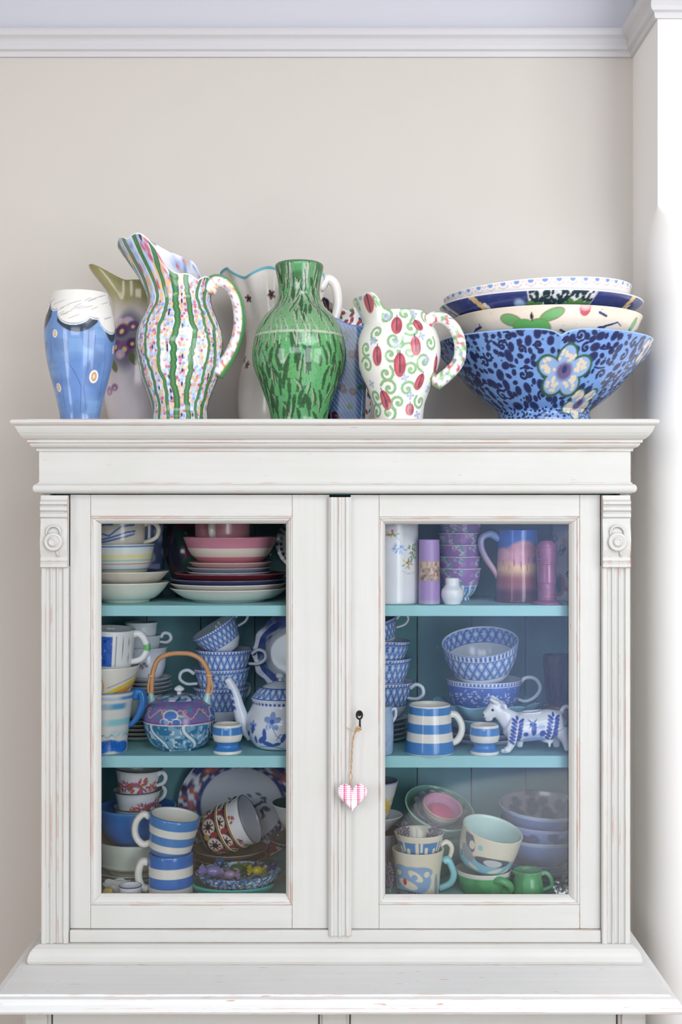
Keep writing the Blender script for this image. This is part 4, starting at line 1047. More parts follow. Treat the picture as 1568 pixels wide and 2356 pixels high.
# plates with pink bowl
yy = .156; g_ = 'plate pile under the pink bowl'
cr_ = (232, 222, 214)
z2_ = pile(527, yy, SH1, [
    ('cream plate at the very bottom of the plate pile', 136, 30, 12, (230, 226, 216), (200, 190, 180), cr_, 0, 'plate', .62),
    ('maroon rimmed plate second from the bottom of the pile', 135, 29, 10, (226, 218, 210), (96, 40, 50), cr_, -1, 'plate', .62),
    ('navy rimmed plate third from the bottom of the pile', 135, 29, 14, (74, 84, 124), (70, 80, 120), (232, 226, 220), 0, 'plate', .62),
    ('deep maroon plate in the middle of the plate pile', 130, 28, 9, (112, 42, 54), (120, 50, 60), (230, 220, 214), 4, 'plate', .66),
    ('small blue rimmed plate above the maroon plate', 97, 22, 10, (214, 214, 222), (90, 110, 170), (92, 122, 190), 0, 'plate', .6),
    ('small grey side plate below the pale pink plate', 98, 22, 12, (166, 164, 176), (190, 180, 186), (228, 216, 212), 0, 'plate', .6),
    ('small pale pink side plate directly under the pink bowl', 96, 22, 19, (210, 170, 164), (214, 176, 172), (232, 214, 208), 2, 'plate', .6)], g_)
b_ = spy(z2_, yy)
pot('bowl', 'pink and cream banded bowl on top of the plate pile', 'bowl', 529, yy, [(b_, 64), (b_, 66), (b_-6, 74), (b_-24, 92), (b_-46, 102), (b_-60, 108)], (226, 212, 198),
    lambda p: [p.band(p.z[-1]*.60, 1, (206, 134, 152), .0008), p.band(-1, p.z[-1]*.27, (204, 126, 140), .0008)], 72, 50, .003, (214, 190, 186), z=z2_, group=g_)
z3_ = z2_+8/sc(yy); b_ = spy(z3_, yy)
pot('cup', 'dusky pink cup with cream handle sitting inside the pink bowl', 'cup', 512, yy, [(b_, 38), (b_, 40), (b_-20, 54), (b_-50, 62), (b_-92, 64)], (190, 130, 138),
    lambda p: p.band(-1, p.z[-1]*.42, (206, 190, 180), .001), 64, 34, .003, (200, 150, 154), z=z3_, handle=[(497, 1190, -.045), (494, 1206, -.056), (495, 1222, -.060), (496, 1236, -.050), (498, 1246, -.036)], hr=[7, 9, 9, 7], hcol=(214, 204, 192), hflat=1.3, group=g_)
b_ = spy(SH1, .25)
def standing_plate(name, label, cx, cy, y, R, z_rest, lean, paint, base, cat='plate', sx=1., group=None, wavy=0, h=.016, t=.003):
    """plate on edge, face to the room, leaning back"""
    k = sc(y); r = R/k
    prof = [(.001, 0), (r*.55, 0), (r*.62, .002), (r*.72, h*.55), (r*.86, h*.8), (r, h)]
    def wob(th, X_, Y_, Z_, R_):
        f = 1+wavy*np.cos(th*12)*smooth(R_, r*.75, r) if wavy else 1
        return X_*sx*f, Y_*f, Z_
    me = lathe(name, prof, t, 110, 44, None, base, base, inpaint=paint, inrows=70, deform=wob)
    o = meshobj(name, me, None, (wx(cx, y), y, wz(cy, y)), (math.pi/2-lean, 0, 0), M_CER)
    return tag(o, label, cat, group)
# inside face of a standing plate: p.r is the radius, p.th the angle from below
standing_plate('plate', 'white plate with dotted edge standing at the right of top shelf', 696, 1252, .27, 62, SH1, .08,
    lambda p: [p.ell(a_, p.z[3], .003, .003, (70, 66, 90)) for a_ in np.linspace(-3, 3, 26)], (226, 226, 228))

# ------------------------------------------------------------------ left door, middle shelf
yy = .080; k_ = sc(yy); b_ = spy(SH2, yy); g_ = 'leaning stack of painted mugs'
def paint_sea(p):
    r = random.Random(6)
    for c, z0, w_ in (((120, 196, 208), 1640, 14), ((90, 160, 200), 1618, 9), ((150, 210, 214), 1655, 10), ((200, 222, 222), 1680, 8), ((96, 150, 200), 1600, 5)):
        q = (p.bp-z0)/p.k; n = vnoise(p.P*np.array([1, 1, .6]), 40, z0)
        p.mix((1-smooth(np.abs(p.z[:, None]-q)/(w_/p.k), .4, 1.1+0*p.th[None]))*smooth(n, .25, .6), c)
    for k in range(16): t0 = r.uniform(-3, 3); p.stroke([(t0, .03), (t0+.2, .036), (t0+.4, .030), (t0+.6, .036)], .0008, (80, 90, 90), .7)
    for t0, z0, a_ in ((.35, .016, .022), (-.3, .010, .024), (1.0, .012, .02)): p.ell(t0, z0, a_, .011, (40, 112, 200), soft=.3)
    for t0, z0 in ((.3, .022), (.5, .018), (.0, .018), (.75, .014)): p.spiral(t0, z0, .006, .0009, (24, 50, 110), 1., 1)
    p.band(p.z[-1]-.0015, 1, (84, 140, 190))
pot('mug', 'white mug with turquoise sea washes and a blue handle, bottom of stack', 'mug', 243, yy, [(b_, 46), (b_, 48), (1700, 50), (1660, 55), (1620, 61), (1588, 66)], (228, 226, 218), paint_sea, 150, 80, .004, (222, 222, 216), z=SH2,
    handle=[(310, 1606), (316, 1591), (325, 1593), (329, 1612), (321, 1640), (308, 1660), (296, 1670)], hr=[10, 10, 10, 9, 7, 5], hcol=(48, 112, 178), group=g_, hflat=1.3)
z2_ = SH2+82/k_; b_ = spy(z2_, yy)
def paint_sunny(p):
    for l, w_, c in (([(256, 1592), (290, 1574), (320, 1556)], .009, (240, 206, 70)), ([(275, 1592), (300, 1580), (322, 1570)], .009, (228, 150, 60)), ([(258, 1575), (290, 1562), (322, 1546)], .001, (60, 60, 60)), ([(270, 1588), (322, 1564)], .001, (60, 60, 60)), ([(238, 1540), (246, 1555), (250, 1570), (246, 1585)], .003, (224, 176, 120)), ([(230, 1545), (240, 1560), (236, 1580)], .001, (90, 80, 70))):
        p.stroke([p.px(*q) for q in l], w_, c)
pot('mug', 'cream mug with yellow and orange stripes, middle of the mug stack', 'mug', 246, yy, [(b_, 42), (b_, 44), (b_-20, 49), (b_-57, 54), (b_-76, 63), (1531, 75)], (234, 228, 216), paint_sunny, 110, 60, .004, (226, 220, 210), z=z2_, group=g_)
z3_ = z2_+62/k_; b_ = spy(z3_, yy)
def paint_square(p):
    a0, z0 = p.px(226, 1480); m = (1-smooth(np.abs(p.th[None]-p.px(240, 1480)[0]), .44, .47))*(1-smooth(np.abs(p.z[:, None]-(p.bp-1490)/p.k), .027, .028)); p.mix(m*smooth(p.noise(150, 2), .05, .3), (52, 104, 196))
    r = random.Random(3)
    for k in range(30): p.ell(p.px(240, 1480)[0]+r.uniform(-.4, .4), (p.bp-1490)/p.k+r.uniform(-.024, .024), .0012, .0012, (30, 60, 140))
    for x in (272, 286, 297): p.stroke([p.px(x, 1455), p.px(x-2, 1525)], .0009, (110, 116, 120))
pot('mug', 'white mug with blue square and green dab on handle, top of stack', 'mug', 252, yy, [(b_, 37), (b_, 39), (b_-20, 44), (b_-80, 50), (b_-138, 54)], (232, 232, 230), paint_square, 110, 80, .004, (206, 206, 204), z=z3_, tilt=(.06, .05),
    handle=[(300, b_-128), (316, b_-130), (331, b_-112), (334, b_-92), (322, b_-72), (299, b_-64)], hr=[9, 8, 8, 7], hcol=(230, 230, 228), hpaint=lambda t, a_, C, V: np.where(((t > .42) & (t < .58))[..., None], lin((110, 184, 110)), C), group=g_)
# white cups and saucers behind
yy = .215; k_ = sc(yy); g_ = 'white tea ware stack behind the painted mugs'
gold = (196, 178, 130)
z2_ = pile(322, yy, SH2, [('gold edged saucer number %s in the pile behind the mugs' % n, 66, 11, 9.5, (226, 222, 212), (220, 216, 206), gold, 0, 'saucer', .6) for n in ('one from the bottom', 'two from the bottom', 'three from the bottom', 'four from the bottom', 'five from the bottom')], g_, 'saucer', 'saucer')
for o in [o for o in bpy.data.objects if o.get('label', '').startswith('gold edged saucer')]:
    o['label'] = o['label'].replace('number one from', 'lowest at').replace('number two from', 'second up from').replace('number three from', 'middle of five from').replace('number four from', 'fourth up from').replace('number five from', 'uppermost of five from')
b_ = spy(z2_, yy)
pot('bowl', 'plain white sugar bowl on gold edged saucers behind mug handle', 'bowl', 322, yy, [(b_, 30), (b_, 32), (b_-10, 44), (b_-30, 52), (b_-54, 50)], (222, 228, 226), None, 56, 26, .003, z=z2_, group=g_)
z2_ += 56/k_
sil = (176, 180, 184)
z2_ = pile(340, yy, z2_, [('silver edged saucer lowest of four under the violet cup', 56, 10, 9, (222, 224, 228), (214, 216, 222), sil, 0, 'saucer', .6), ('silver edged saucer second of four under the violet cup', 56, 10, 9, (222, 224, 228), (214, 216, 222), sil, 1, 'saucer', .6),
    ('silver edged saucer third of four under the violet cup', 55, 10, 9, (222, 224, 228), (214, 216, 222), sil, 0, 'saucer', .6), ('silver edged saucer uppermost of four under the violet cup', 54, 10, 6, (222, 224, 228), (214, 216, 222), sil, 1, 'saucer', .6)], g_, 'saucer', 'saucer')
b_ = spy(z2_, yy)
pot('teacup', 'large white teacup with small violet sprig behind the bamboo handle', 'cup', 334, yy, [(b_, 28), (b_, 30), (b_-8, 38), (b_-30, 46), (b_-60, 48), (b_-72, 51)], (226, 230, 238),
    lambda p: sprig(p, 336, b_-36, 11, [(150, 110, 160), (110, 80, 140), (120, 140, 110), (190, 150, 180)], 20, 2), 80, 44, .0025, z=z2_, group=g_)
z2_ += 47/k_; b_ = spy(z2_, yy)
pot('teacup', 'white teacup with curled handle nested second from top', 'cup', 328, yy, [(b_, 24), (b_, 26), (b_-16, 36), (b_-44, 40), (b_-52, 42)], (226, 230, 236), None, 56, 26, .0025, z=z2_, handle=[(370, b_-47), (377, b_-57), (389, b_-55), (393, b_-44), (384, b_-36), (368, b_-37)], hr=[4, 4, 4, 3], group=g_)
z2_ += 32/k_; b_ = spy(z2_, yy)
pot('teacup', 'white teacup with flared rim at the top of the white stack', 'cup', 325, yy, [(b_, 20), (b_, 22), (b_-20, 33), (b_-42, 36), (b_-50, 38)], (224, 228, 232), None, 56, 26, .0025, (150, 152, 156), z=z2_, group=g_)

# purple and blue teapot with a bamboo handle
yy = .108; k_ = sc(yy); b_ = spy(SH2, yy)
PU, TB = (124, 106, 166), (60, 120, 160)
def paint_teapot(p):
    zm = (b_-1655)/k_; n = p.noise(130, 3)
    # lower half: blue with pale curls, swept white bands
    low_ = (1-smooth(p.z, zm-.0005, zm+.0005))[:, None]+0*p.th[None]
    p.mix(low_, TB); p.mix(low_*smooth(n, .48, .58)*.7, (140, 184, 206)); p.mix(low_*smooth(p.noise(210, 8), .62, .7)*.8, (206, 222, 228))
    for t0 in (-2.6, -1.75, -.72, .28, 1.2, 2.2):
        pts = [(t0+.10*math.sin(q*6.0)+.40*(1-q), zm*(.02+.96*q)) for q in np.linspace(0, 1, 12)]
        p.stroke(pts, .0085, (34, 84, 128)); p.stroke(pts, .0056, (214, 228, 234))
    up = smooth(p.z, zm-.0005, zm+.0005)[:, None]+0*p.th[None]
    p.mix(up, PU); p.mix(up*smooth(n, .55, .8)*.35, (150, 130, 186))
    r = random.Random(17)
    for k in range(10):
        t0 = -math.pi+k*.63; z0 = zm+.018
        p.stroke([(t0+q*.6, z0+.008*math.sin(q*6.28)) for q in np.linspace(0, 1, 9)], .0018, (206, 176, 146))
        p.spiral(t0+.3, z0+.004, .006, .0014, (206, 176, 146), 1., k); p.ell(t0+.15, z0-.004, .004, .003, (60, 150, 140), .5); p.ell(t0+.48, z0+.010, .004, .003, (60, 150, 140), -.5)
    for t0 in (-.12, 1.4, -1.7):
        for dt, dz, a_ in ((0, .016, .013), (-.17, .005, .008), (.17, .005, .008)):
            p.ell(t0+dt, zm+dz, a_*1.12, a_*.82, (214, 206, 206)); p.ell(t0+dt, zm+dz, a_*.9, a_*.64, (80, 122, 190))
    p.band(zm+.0006, zm+.0024, (130, 60, 66)); p.band(zm-.0022, zm+.0002, (200, 214, 222))
def teapot_bits(root, k, py0, cx):
    zl = (b_-1607)/k
    lid = meshobj('lid', lathe('lid', [(50/k, 0), (50/k, 1/k), (40/k, 6/k), (22/k, 10/k), (8/k, 11/k)], None, 90, 30, lambda p: [p.mix(smooth(p.noise(150, 2), .45, .6), (190, 206, 216))]+[p.stroke([(a_, 0), (a_+.25, p.z[-1])], .004, (40, 90, 130)) for a_ in np.linspace(-3, 3, 9)]+[p.band(p.z[-1]*.86, 1, PU)], (90, 130, 170)), root, (0, 0, zl), mat=M_CER)
    meshobj('lid_knob', lathe('lid_knob', [(6/k, 0), (5/k, 4/k), (11/k, 9/k), (12/k, 12/k), (7/k, 17/k), (1.5/k, 20/k)], None, 28, 20, base=(226, 232, 232)), lid, (0, 0, 10.5/k), mat=M_CER)
    for sx in (-1, 1):
        x = (cx+sx*64-cx)/k
        meshobj('lug', tube('lug', [((sx*60)/k, 0, (b_-1626)/k), ((sx*64)/k, 0, (b_-1606)/k), ((sx*66)/k, 0, (b_-1594)/k)], [13/k, 9/k, 6/k], 12, 12, (170, 204, 206)), root, mat=M_CER)
    hp = [(-64, 1598), (-63, 1570), (-58, 1538), (-46, 1515), (-22, 1505), (4, 1503), (30, 1506), (52, 1520), (66, 1545), (69, 1572), (64, 1600)]
    h = meshobj('bamboo_handle', tube('bamboo_handle', [(x/k, 0, (b_-y_)/k) for x, y_ in hp], 5.6/k, 14, 60, (206, 150, 104), lambda t, a_, C, V: C*(.86+.2*vnoise(V*np.array([1, 1, .4]), 260, 3))[..., None]), root, mat=M_MATT)
    for sx, x0, y0 in ((-1, -64, 1558), (1, 69, 1557)):
        meshobj('cane_binding', lathe('cane_binding', [(6.6/k, 0), (8/k, 1.5/k), (8/k, 5/k), (6.6/k, 6.5/k)], None, 20, 8, base=(220, 172, 124)), h, (x0/k, 0, (b_-y0)/k), mat=M_MATT)
        meshobj('cane_loop', tube('cane_loop', [((x0+sx*4)/k, -.002, (b_-y0)/k), ((x0+sx*7)/k, -.002, (b_-1590)/k), ((x0-sx*2)/k, -.002, (b_-1603)/k)], 2.4/k, 8, 16, (210, 160, 112)), h, mat=M_MATT)
    meshobj('spout', tube('spout', [(-66/k, .022, (b_-1665)/k), (-84/k, .034, (b_-1648)/k), (-93/k, .042, (b_-1620)/k), (-92/k, .044, (b_-1600)/k)], [15/k, 11/k, 8/k, 6/k], 16, 24, (206, 220, 214)), root, mat=M_CER)
pot('teapot', 'purple and blue patterned teapot with arched bamboo handle', 'teapot', 412, yy, [(b_, 42), (b_, 44), (b_-4, 46), (1710, 62), (1685, 76), (1658, 82), (1652, 82), (1640, 81), (1622, 72), (1612, 60), (1607, 50)], TB, paint_teapot, 240, 120, .003, (200, 206, 210), z=SH2, extra=teapot_bits)

# stack of lattice breakfast cups
yy = .225; k_ = sc(yy); g_ = 'blue lattice cups in the left-hand cupboard'
b0 = spy(SH2, yy)
zz2 = pile(510, yy, SH2, [('white blue-rimmed saucer lowest under the lattice cup stack', 66, 12, 13, (214, 218, 226), (196, 204, 220), (96, 124, 190), 0, 'saucer', .6), ('white blue-rimmed saucer second under the lattice cup stack', 66, 12, 13, (214, 218, 226), (196, 204, 220), (96, 124, 190), 2, 'saucer', .6), ('white blue-rimmed saucer uppermost under the lattice cup stack', 66, 12, 13, (214, 218, 226), (196, 204, 220), (96, 124, 190), 0, 'saucer', .6)], g_, 'saucer', 'saucer')
def latcup(label, cx, y, z, tilt, hx=1, group=None, hang=True, R=66, hdl=True):
    k = sc(y); H = 78
    pr = [(H, 32), (H, 34), (H-4, 37), (H-16, 46), (H-40, 55), (H-66, 62), (0, 66)]
    h = [(64.5*hx, 12), (79*hx, 3), (94*hx, 8), (97*hx, 22), (83*hx, 34), (58*hx, 35)] if hdl else None
    return pot('teacup', label, 'cup', 0, y, pr, (226, 230, 238), lattice(26, 17/k, 26/k, 70/k, True), 190, 56, .0026, (196, 202, 212), handle=[(q[0], q[1]) for q in h] if h else None, hr=[4.5, 4, 4, 3.5], hcol=(216, 222, 232), group=group, tilt=tilt, z=z)
base_cup = latcup('blue lattice teacup lowest of the four stacked behind egg cup', 0, yy, 0, (0, 0), 1, g_)
def put_cup(o, cx, y, z, rot): o.location = (wx(cx, y), y, z); o.rotation_euler = rot
put_cup(base_cup, 507, yy, zz2, (0, 0, .9))
copy_tree(base_cup, (wx(512, yy), yy, zz2+43/k_), (0, .02, -2.9), 'blue lattice teacup tilted to the right, second in the stack', g_)
copy_tree(base_cup, (wx(514, yy), yy, zz2+86/k_), (.01, 0, 0), 'blue lattice teacup with handle to the right, third in the stack', g_)
b_top = 1493
tc_ = copy_tree(base_cup, (wx(524, yy-.01), yy-.01, wz(1497, yy-.01)), (.08, -.55, .1), 'blue lattice teacup tipped on its side at the top of the stack', g_); tc_.scale = (.85, .85, .85)
# banded egg cup
def egg_prof(b): return [(b, 32), (b, 33), (b-7, 33), (b-10, 31), (b-14, 26), (b-19, 24.5), (b-24, 27.5), (b-30, 32), (b-42, 34.5), (b-54, 34), (b-62, 32.5), (b-66, 31)]
def paint_egg(p):
    b = p.bp
    p.band((66-49)/p.k*0+7/p.k, 28/p.k, CB, .0006); p.band(44/p.k, 61/p.k, CB, .0006)
yy = .065; b_ = spy(SH2, yy)
eggA = pot('egg_cup', 'blue and white banded egg cup beside the blue flowered teapot', 'egg cup', 523, yy, egg_prof(b_), CW, paint_egg, 72, 70, .003, (228, 224, 214), z=SH2, group='banded egg cups')
# blue flowered teapot, partly behind the door stile
yy = .12; k_ = sc(yy); b_ = spy(SH2, yy); FB = (70, 96, 172)
def paint_flowerpot(p):
    r = random.Random(14)
    for x, y_, R in ((630, 1648, 16), (585, 1660, 10), (690, 1650, 14)): p.flower(*p.px(x, y_), R/p.k*1.25, (134, 158, 206), FB, 5, .3)
    for x, y_, R, ro in ((607, 1690, 15, .6), (620, 1700, 15, -.3), (592, 1692, 10, 1.2), (612, 1675, 12, 1.5), (585, 1668, 12, 1.2), (575, 1680, 9, .8), (640, 1700, 10, .3), (655, 1685, 12, 1.2)): p.ell(*p.px(x, y_), R/p.k, R*.42/p.k, FB, ro, .3)
    for l in ([(630, 1660), (640, 1680), (655, 1690)], [(600, 1710), (630, 1705), (655, 1712)], [(640, 1690), (648, 1676), (660, 1678)]): p.stroke([p.px(*q) for q in l], .0012, FB)
    for k in range(16): t0 = r.uniform(1.2, 5); p.ell(t0, r.uniform(.02, .06), .012, .005, FB, r.uniform(0, 3), .3)
    z0 = (b_-1612)/k_; u = p.th[None]*40/6.283; m = np.abs(u-np.floor(u)-.5); p.mix((smooth(p.z, z0-.004, z0-.003)*(1-smooth(p.z, z0+.001, z0+.002)))[:, None]*smooth(m, .1, .3), FB)
def fl_bits(root, k, py0, cx):
    lid = meshobj('lid', lathe('lid', [(66/k, 0), (68/k, 3/k), (62/k, 10/k), (54/k, 20/k), (36/k, 32/k), (14/k, 40/k), (6/k, 42/k)], None, 130, 50, lattice(22, 16/k, 6/k, 28/k), (222, 226, 236)), root, (0, 0, (b_-1608)/k), mat=M_CER)
    meshobj('lid_knob', lathe('lid_knob', [(6/k, 0), (5/k, 4/k), (11/k, 11/k), (9/k, 18/k), (2/k, 21/k)], None, 24, 16, base=(214, 220, 232)), lid, (0, 0, 41/k), mat=M_CER)
    meshobj('spout', tube('spout', [(-60/k, -.004, (b_-1685)/k), (-82/k, -.004, (b_-1665)/k), (-95/k, -.004, (b_-1630)/k), (-106/k, -.004, (b_-1590)/k), (-122/k, -.004, (b_-1562)/k)], [24/k, 18/k, 14/k, 11/k, 10/k], 18, 34, (214, 220, 230), lambda t, a_, C, V: np.where(((np.cos(a_) > .3) & (t > .5) & (vnoise(V, 160, 4) > .45))[..., None], lin((70, 96, 172)), C)), root, mat=M_CER)
    meshobj('handle', tube('handle', [(60/k, 0, (b_-1625)/k), (95/k, 0, (b_-1620)/k), (110/k, 0, (b_-1650)/k), (96/k, 0, (b_-1690)/k), (66/k, 0, (b_-1700)/k)], [6/k, 6/k, 6/k], 12, 28, (214, 220, 230)), root, mat=M_CER)
pot('teapot', 'white teapot with blue flowers and long spout at right of shelf', 'teapot', 645, yy, [(b_, 40), (b_, 42), (b_-4, 44), (1716, 54), (1700, 70), (1675, 81), (1650, 80), (1630, 70), (1616, 64), (1609, 66)], (222, 226, 234), paint_flowerpot, 200, 110, .003, z=SH2, extra=fl_bits)
def paint_platter(p):
    r = random.Random(22); Rm = p.r.max(); B = (64, 84, 150)
    for k in range(90):
        t0 = r.uniform(-3.14, 3.14); q = r.uniform(.72, .97)*Rm; zq = float(np.interp(q, p.r[::-1], p.z[::-1]))
        p.ell(t0, zq, r.uniform(.006, .012), .002, B, 0, .5, .8)
    for k in range(120):
        t0 = r.uniform(-3.14, 3.14); i = r.randrange(2, len(p.z)//3); p.ell(t0, p.z[i], .007, .0022, r.choice([B, (90, 110, 170)]), 0, .5, .8)
    p.C[1:4] = p.C[1:4]*.3+lin(B)*.7
standing_plate('platter', 'scalloped blue and white platter standing behind the flowered teapot', 668, 1502, .262, 88, SH2, .15, paint_platter, (204, 210, 222), 'platter', wavy=.03)

# ------------------------------------------------------------------ left door, bottom shelf
yy = .19; k_ = sc(yy); g_ = 'bowls stacked at the left of the bottom shelf'
z2_ = pile(312, yy, SH3, [('grey white dinner plate at bottom of the left bowl stack', 108, 20, 7, (196, 204, 204), (190, 198, 198), (214, 218, 216), 0, 'plate', .6), ('grey white dinner plate second under the cream bowl', 106, 20, 7, (196, 204, 204), (190, 198, 198), (214, 218, 216), 1, 'plate', .6)], g_)
b_ = spy(z2_, yy)
pot('bowl', 'pale celadon bowl with rolled rim under the bright blue bowl', 'bowl', 312, yy, [(b_, 60), (b_, 62), (b_-6, 66), (b_-20, 84), (b_-24, 87), (b_-28, 86), (b_-60, 92), (b_-70, 93), (b_-76, 92)], (206, 212, 196), lambda p: [p.band(p.z[-1]*.16, p.z[-1]*.24, (170, 176, 150), .001)], 64, 40, .004, (204, 206, 190), z=z2_, group=g_)
z2_ += 62/k_; b_ = spy(z2_, yy)
pot('bowl', 'bright blue glazed bowl holding floral cups', 'bowl', 316, yy, [(b_, 44), (b_, 46), (b_-8, 60), (b_-36, 80), (b_-70, 88), (b_-86, 89)], (44, 120, 200), lambda p: p.band(p.z[-1]-.003, 1, (72, 148, 214), .002), 90, 40, .004, (56, 116, 180), z=z2_, group=g_)
z2_ += 11/k_
def paint_rose(p):
    cs = [(206, 84, 84), (226, 130, 90), (180, 70, 130), (216, 100, 80), (150, 130, 70), (190, 90, 150)]
    for x, dy, R in ((-24, 36, 17), (12, 34, 22), (-45, 40, 12), (44, 36, 14), (70, 40, 12)):
        t0 = x/48.; z0 = (p.bp-(p.bp-80+dy)) if False else (78-dy)/p.k
        r = random.Random(x+99)
        for q in range(24):
            a_ = r.uniform(0, 6.28); d = R/p.k*r.random()**.6; rr = float(np.interp(z0, p.z, p.r))
            p.ell(t0+d*math.cos(a_)/rr, z0+d*math.sin(a_)*.85, R*.32/p.k, R*.11/p.k, r.choice(cs), a_, .4)
        p.stroke([(t0+.1, z0), (t0+.25, z0-.008), (t0+.4, z0-.004)], .0012, (120, 130, 80))
    p.band(p.z[-1]-.0012, 1, (80, 70, 70))
gc_ = 'floral teacups stacked in the blue bowl'
cupR = pot('teacup', 'white floral teacup lowest in the blue bowl', 'cup', 0, yy, [(78, 29), (78, 31), (74, 33), (60, 41), (30, 47), (8, 51.5), (0, 56)], (230, 232, 232), paint_rose, 130, 60, .0026, (196, 200, 200),
    handle=[(47, 12, -.012), (58, 5, -.015), (66, 14, -.017), (62, 28, -.016), (46, 37, -.013)], hr=[4.5, 5, 4.5, 4], group=gc_)
put_cup(cupR, 315, yy, z2_-.004, (0, .02, .35))
copy_tree(cupR, (wx(318, yy), yy, z2_+36/k_), (0, -.03, .9), 'white floral teacup in the middle of three above blue bowl', gc_)
copy_tree(cupR, (wx(315, yy), yy, z2_+86/k_), (.03, .05, .0), 'white floral teacup on top with handle at right', gc_)
# banded mugs
yy = .074; k_ = sc(yy)
def mug_prof(b): return [(b, 47), (b, 49), (b-6, 50), (b-60, 50), (b-92, 50), (b-96, 49)]
mb = [(-96, -78), (-50, -26)]
def paint_mug(p):
    for a_, b in ((70, 96.5), (24, 48), ): p.band(a_/p.k, b/p.k, (36, 112, 194), .0007)
mA = pot('mug', 'blue banded mug with handle at left, lower of two leaning', 'mug', 0, yy, [(96, 47), (96, 49), (90, 51), (40, 51), (4, 51), (0, 50)], CW, paint_mug, 80, 80, .004, (230, 226, 216),
    handle=[(-46, 14), (-62, 14), (-70, 30), (-72, 60), (-66, 84), (-60, 96)][0:0] or [(-54, 20), (-66, 21), (-74, 40), (-73, 64), (-65, 79), (-54, 82)], hr=[10, 9, 9, 9, 9], hcol=(230, 226, 216), group='banded mugs on the bottom shelf', hflat=1.2)
put_cup(mA, 393, yy, SH3, (0, 0, 0))
yy2 = .084; k2 = sc(yy2)
def paint_mug2(p):
    for a_, b in ((66, 90), (28, 48), (0, 12)): p.band(a_/p.k, b/p.k, (72, 134, 198), .0007)
mB = pot('mug', 'tilted blue banded mug resting on top of another mug', 'mug', 0, yy2, [(88, 42), (88, 44), (80, 48), (40, 54), (4, 59), (0, 58)], CW, paint_mug2, 80, 80, .004, (230, 226, 216),
    handle=[(-57, 14), (-70, 9), (-84, 24), (-87, 48), (-78, 69), (-62, 79), (-49, 74)], hr=[8, 8, 8, 8], hcol=(230, 226, 216), group='banded mugs on the bottom shelf', hflat=1.2)
put_cup(mB, 390, yy2, SH3+94/k_, (.05, .15, 0))
# small things at the front
b_ = spy(SH3, .042)
def wavyrim(n, amp):
    def f(th, X_, Y_, Z_, R_): 
        w_ = smooth(R_, R_.max()*.5, R_.max()); return X_*(1+.06*w_*np.cos(n*th)), Y_*(1+.06*w_*np.cos(n*th)), Z_+amp*w_*np.cos(n*th+1)
    return f
pot('dish', 'tiny white wavy edged dish behind the yellow fruit', 'dish', 268, .083, [(spy(SH3, .083), 16), (spy(SH3, .083), 17), (spy(SH3, .083)-9, 24), (spy(SH3, .083)-24, 32)], (232, 232, 230), None, 60, 20, .002, z=SH3, deform=wavyrim(6, .0018))
def yel(p): p.mix(smooth(p.noise(180, 2), .45, .8)*.5, (228, 160, 60)); p.ell(.5, .004, .004, .003, (150, 70, 40), 0, .6)
pot('fruit', 'small round yellow fruit at the front left corner', 'fruit', 247, .045, [(2066+26, 2), (2066+25, 7), (2066+18, 12.5), (2066+11, 13.5), (2066+4, 10), (2066, 4)], (240, 204, 104), yel, 40, 26, None, z=SH3+.0001)
pot('cup', 'tiny white cup with navy rim and dots by the mug handle', 'cup', 300, .042, [(b_, 22), (b_, 23), (b_-8, 25), (b_-22, 25), (b_-34, 26)], (228, 230, 236), lambda p: [p.band(p.z[-1]-.0014, 1, (60, 66, 110))]+[p.ell(a_, .012, .0018, .0018, (70, 80, 140)) for a_ in np.linspace(-3, 3, 14)], 64, 30, .002, z=SH3)
# great imari platter leaning on the back
def paint_imari(p):
    r = random.Random(33); Rm = p.r.max(); N, Rd = (40, 46, 86), (140, 66, 60)
    def zat(q): return float(np.interp(q*Rm, p.r[::-1], p.z[::-1]))
    rim = smooth(p.r, .69*Rm, .71*Rm)[:, None]+0*p.th[None]; n = vnoise(p.P*np.array([1, 1, 0.2]), 110, 3); n2 = vnoise(p.P*np.array([1, 1, .2]), 95, 8)
    p.mix(rim*smooth(n, .44, .54), (66, 72, 116)); p.mix(rim*smooth(n2, .58, .66), (168, 92, 84)); p.mix(rim*(1-smooth(n2, .22, .30)), (58, 44, 60))
    e = (1-smooth(np.abs(p.r/Rm-.68), .02, .05))[:, None]*smooth(np.abs(np.sin(p.th*46)), .1, .5)[None]; p.mix(e, (74, 80, 128))
    sx_, sy_ = p.P[..., 0]/Rm, p.P[..., 1]/Rm
    for k in range(46):
        a_ = r.uniform(0, 6.28); d = r.random()**.6*.34; cx_, cy_ = .10+d*math.cos(a_), -.05+d*math.sin(a_)*.8; ro = r.uniform(0, 3); u = (sx_-cx_)*math.cos(ro)+(sy_-cy_)*math.sin(ro); v = -(sx_-cx_)*math.sin(ro)+(sy_-cy_)*math.cos(ro)
        p.mix((1-smooth(np.hypot(u/.055, v/.024), .8, 1.1))*.8, r.choice([(58, 52, 78), (110, 56, 66), (60, 72, 80), (80, 70, 110)]))
standing_plate('platter', 'large oval platter with red and navy border standing behind cups', 556, 1850, .287, 130, SH3, .05, paint_imari, (206, 208, 216), 'platter', sx=1.12, h=.014)
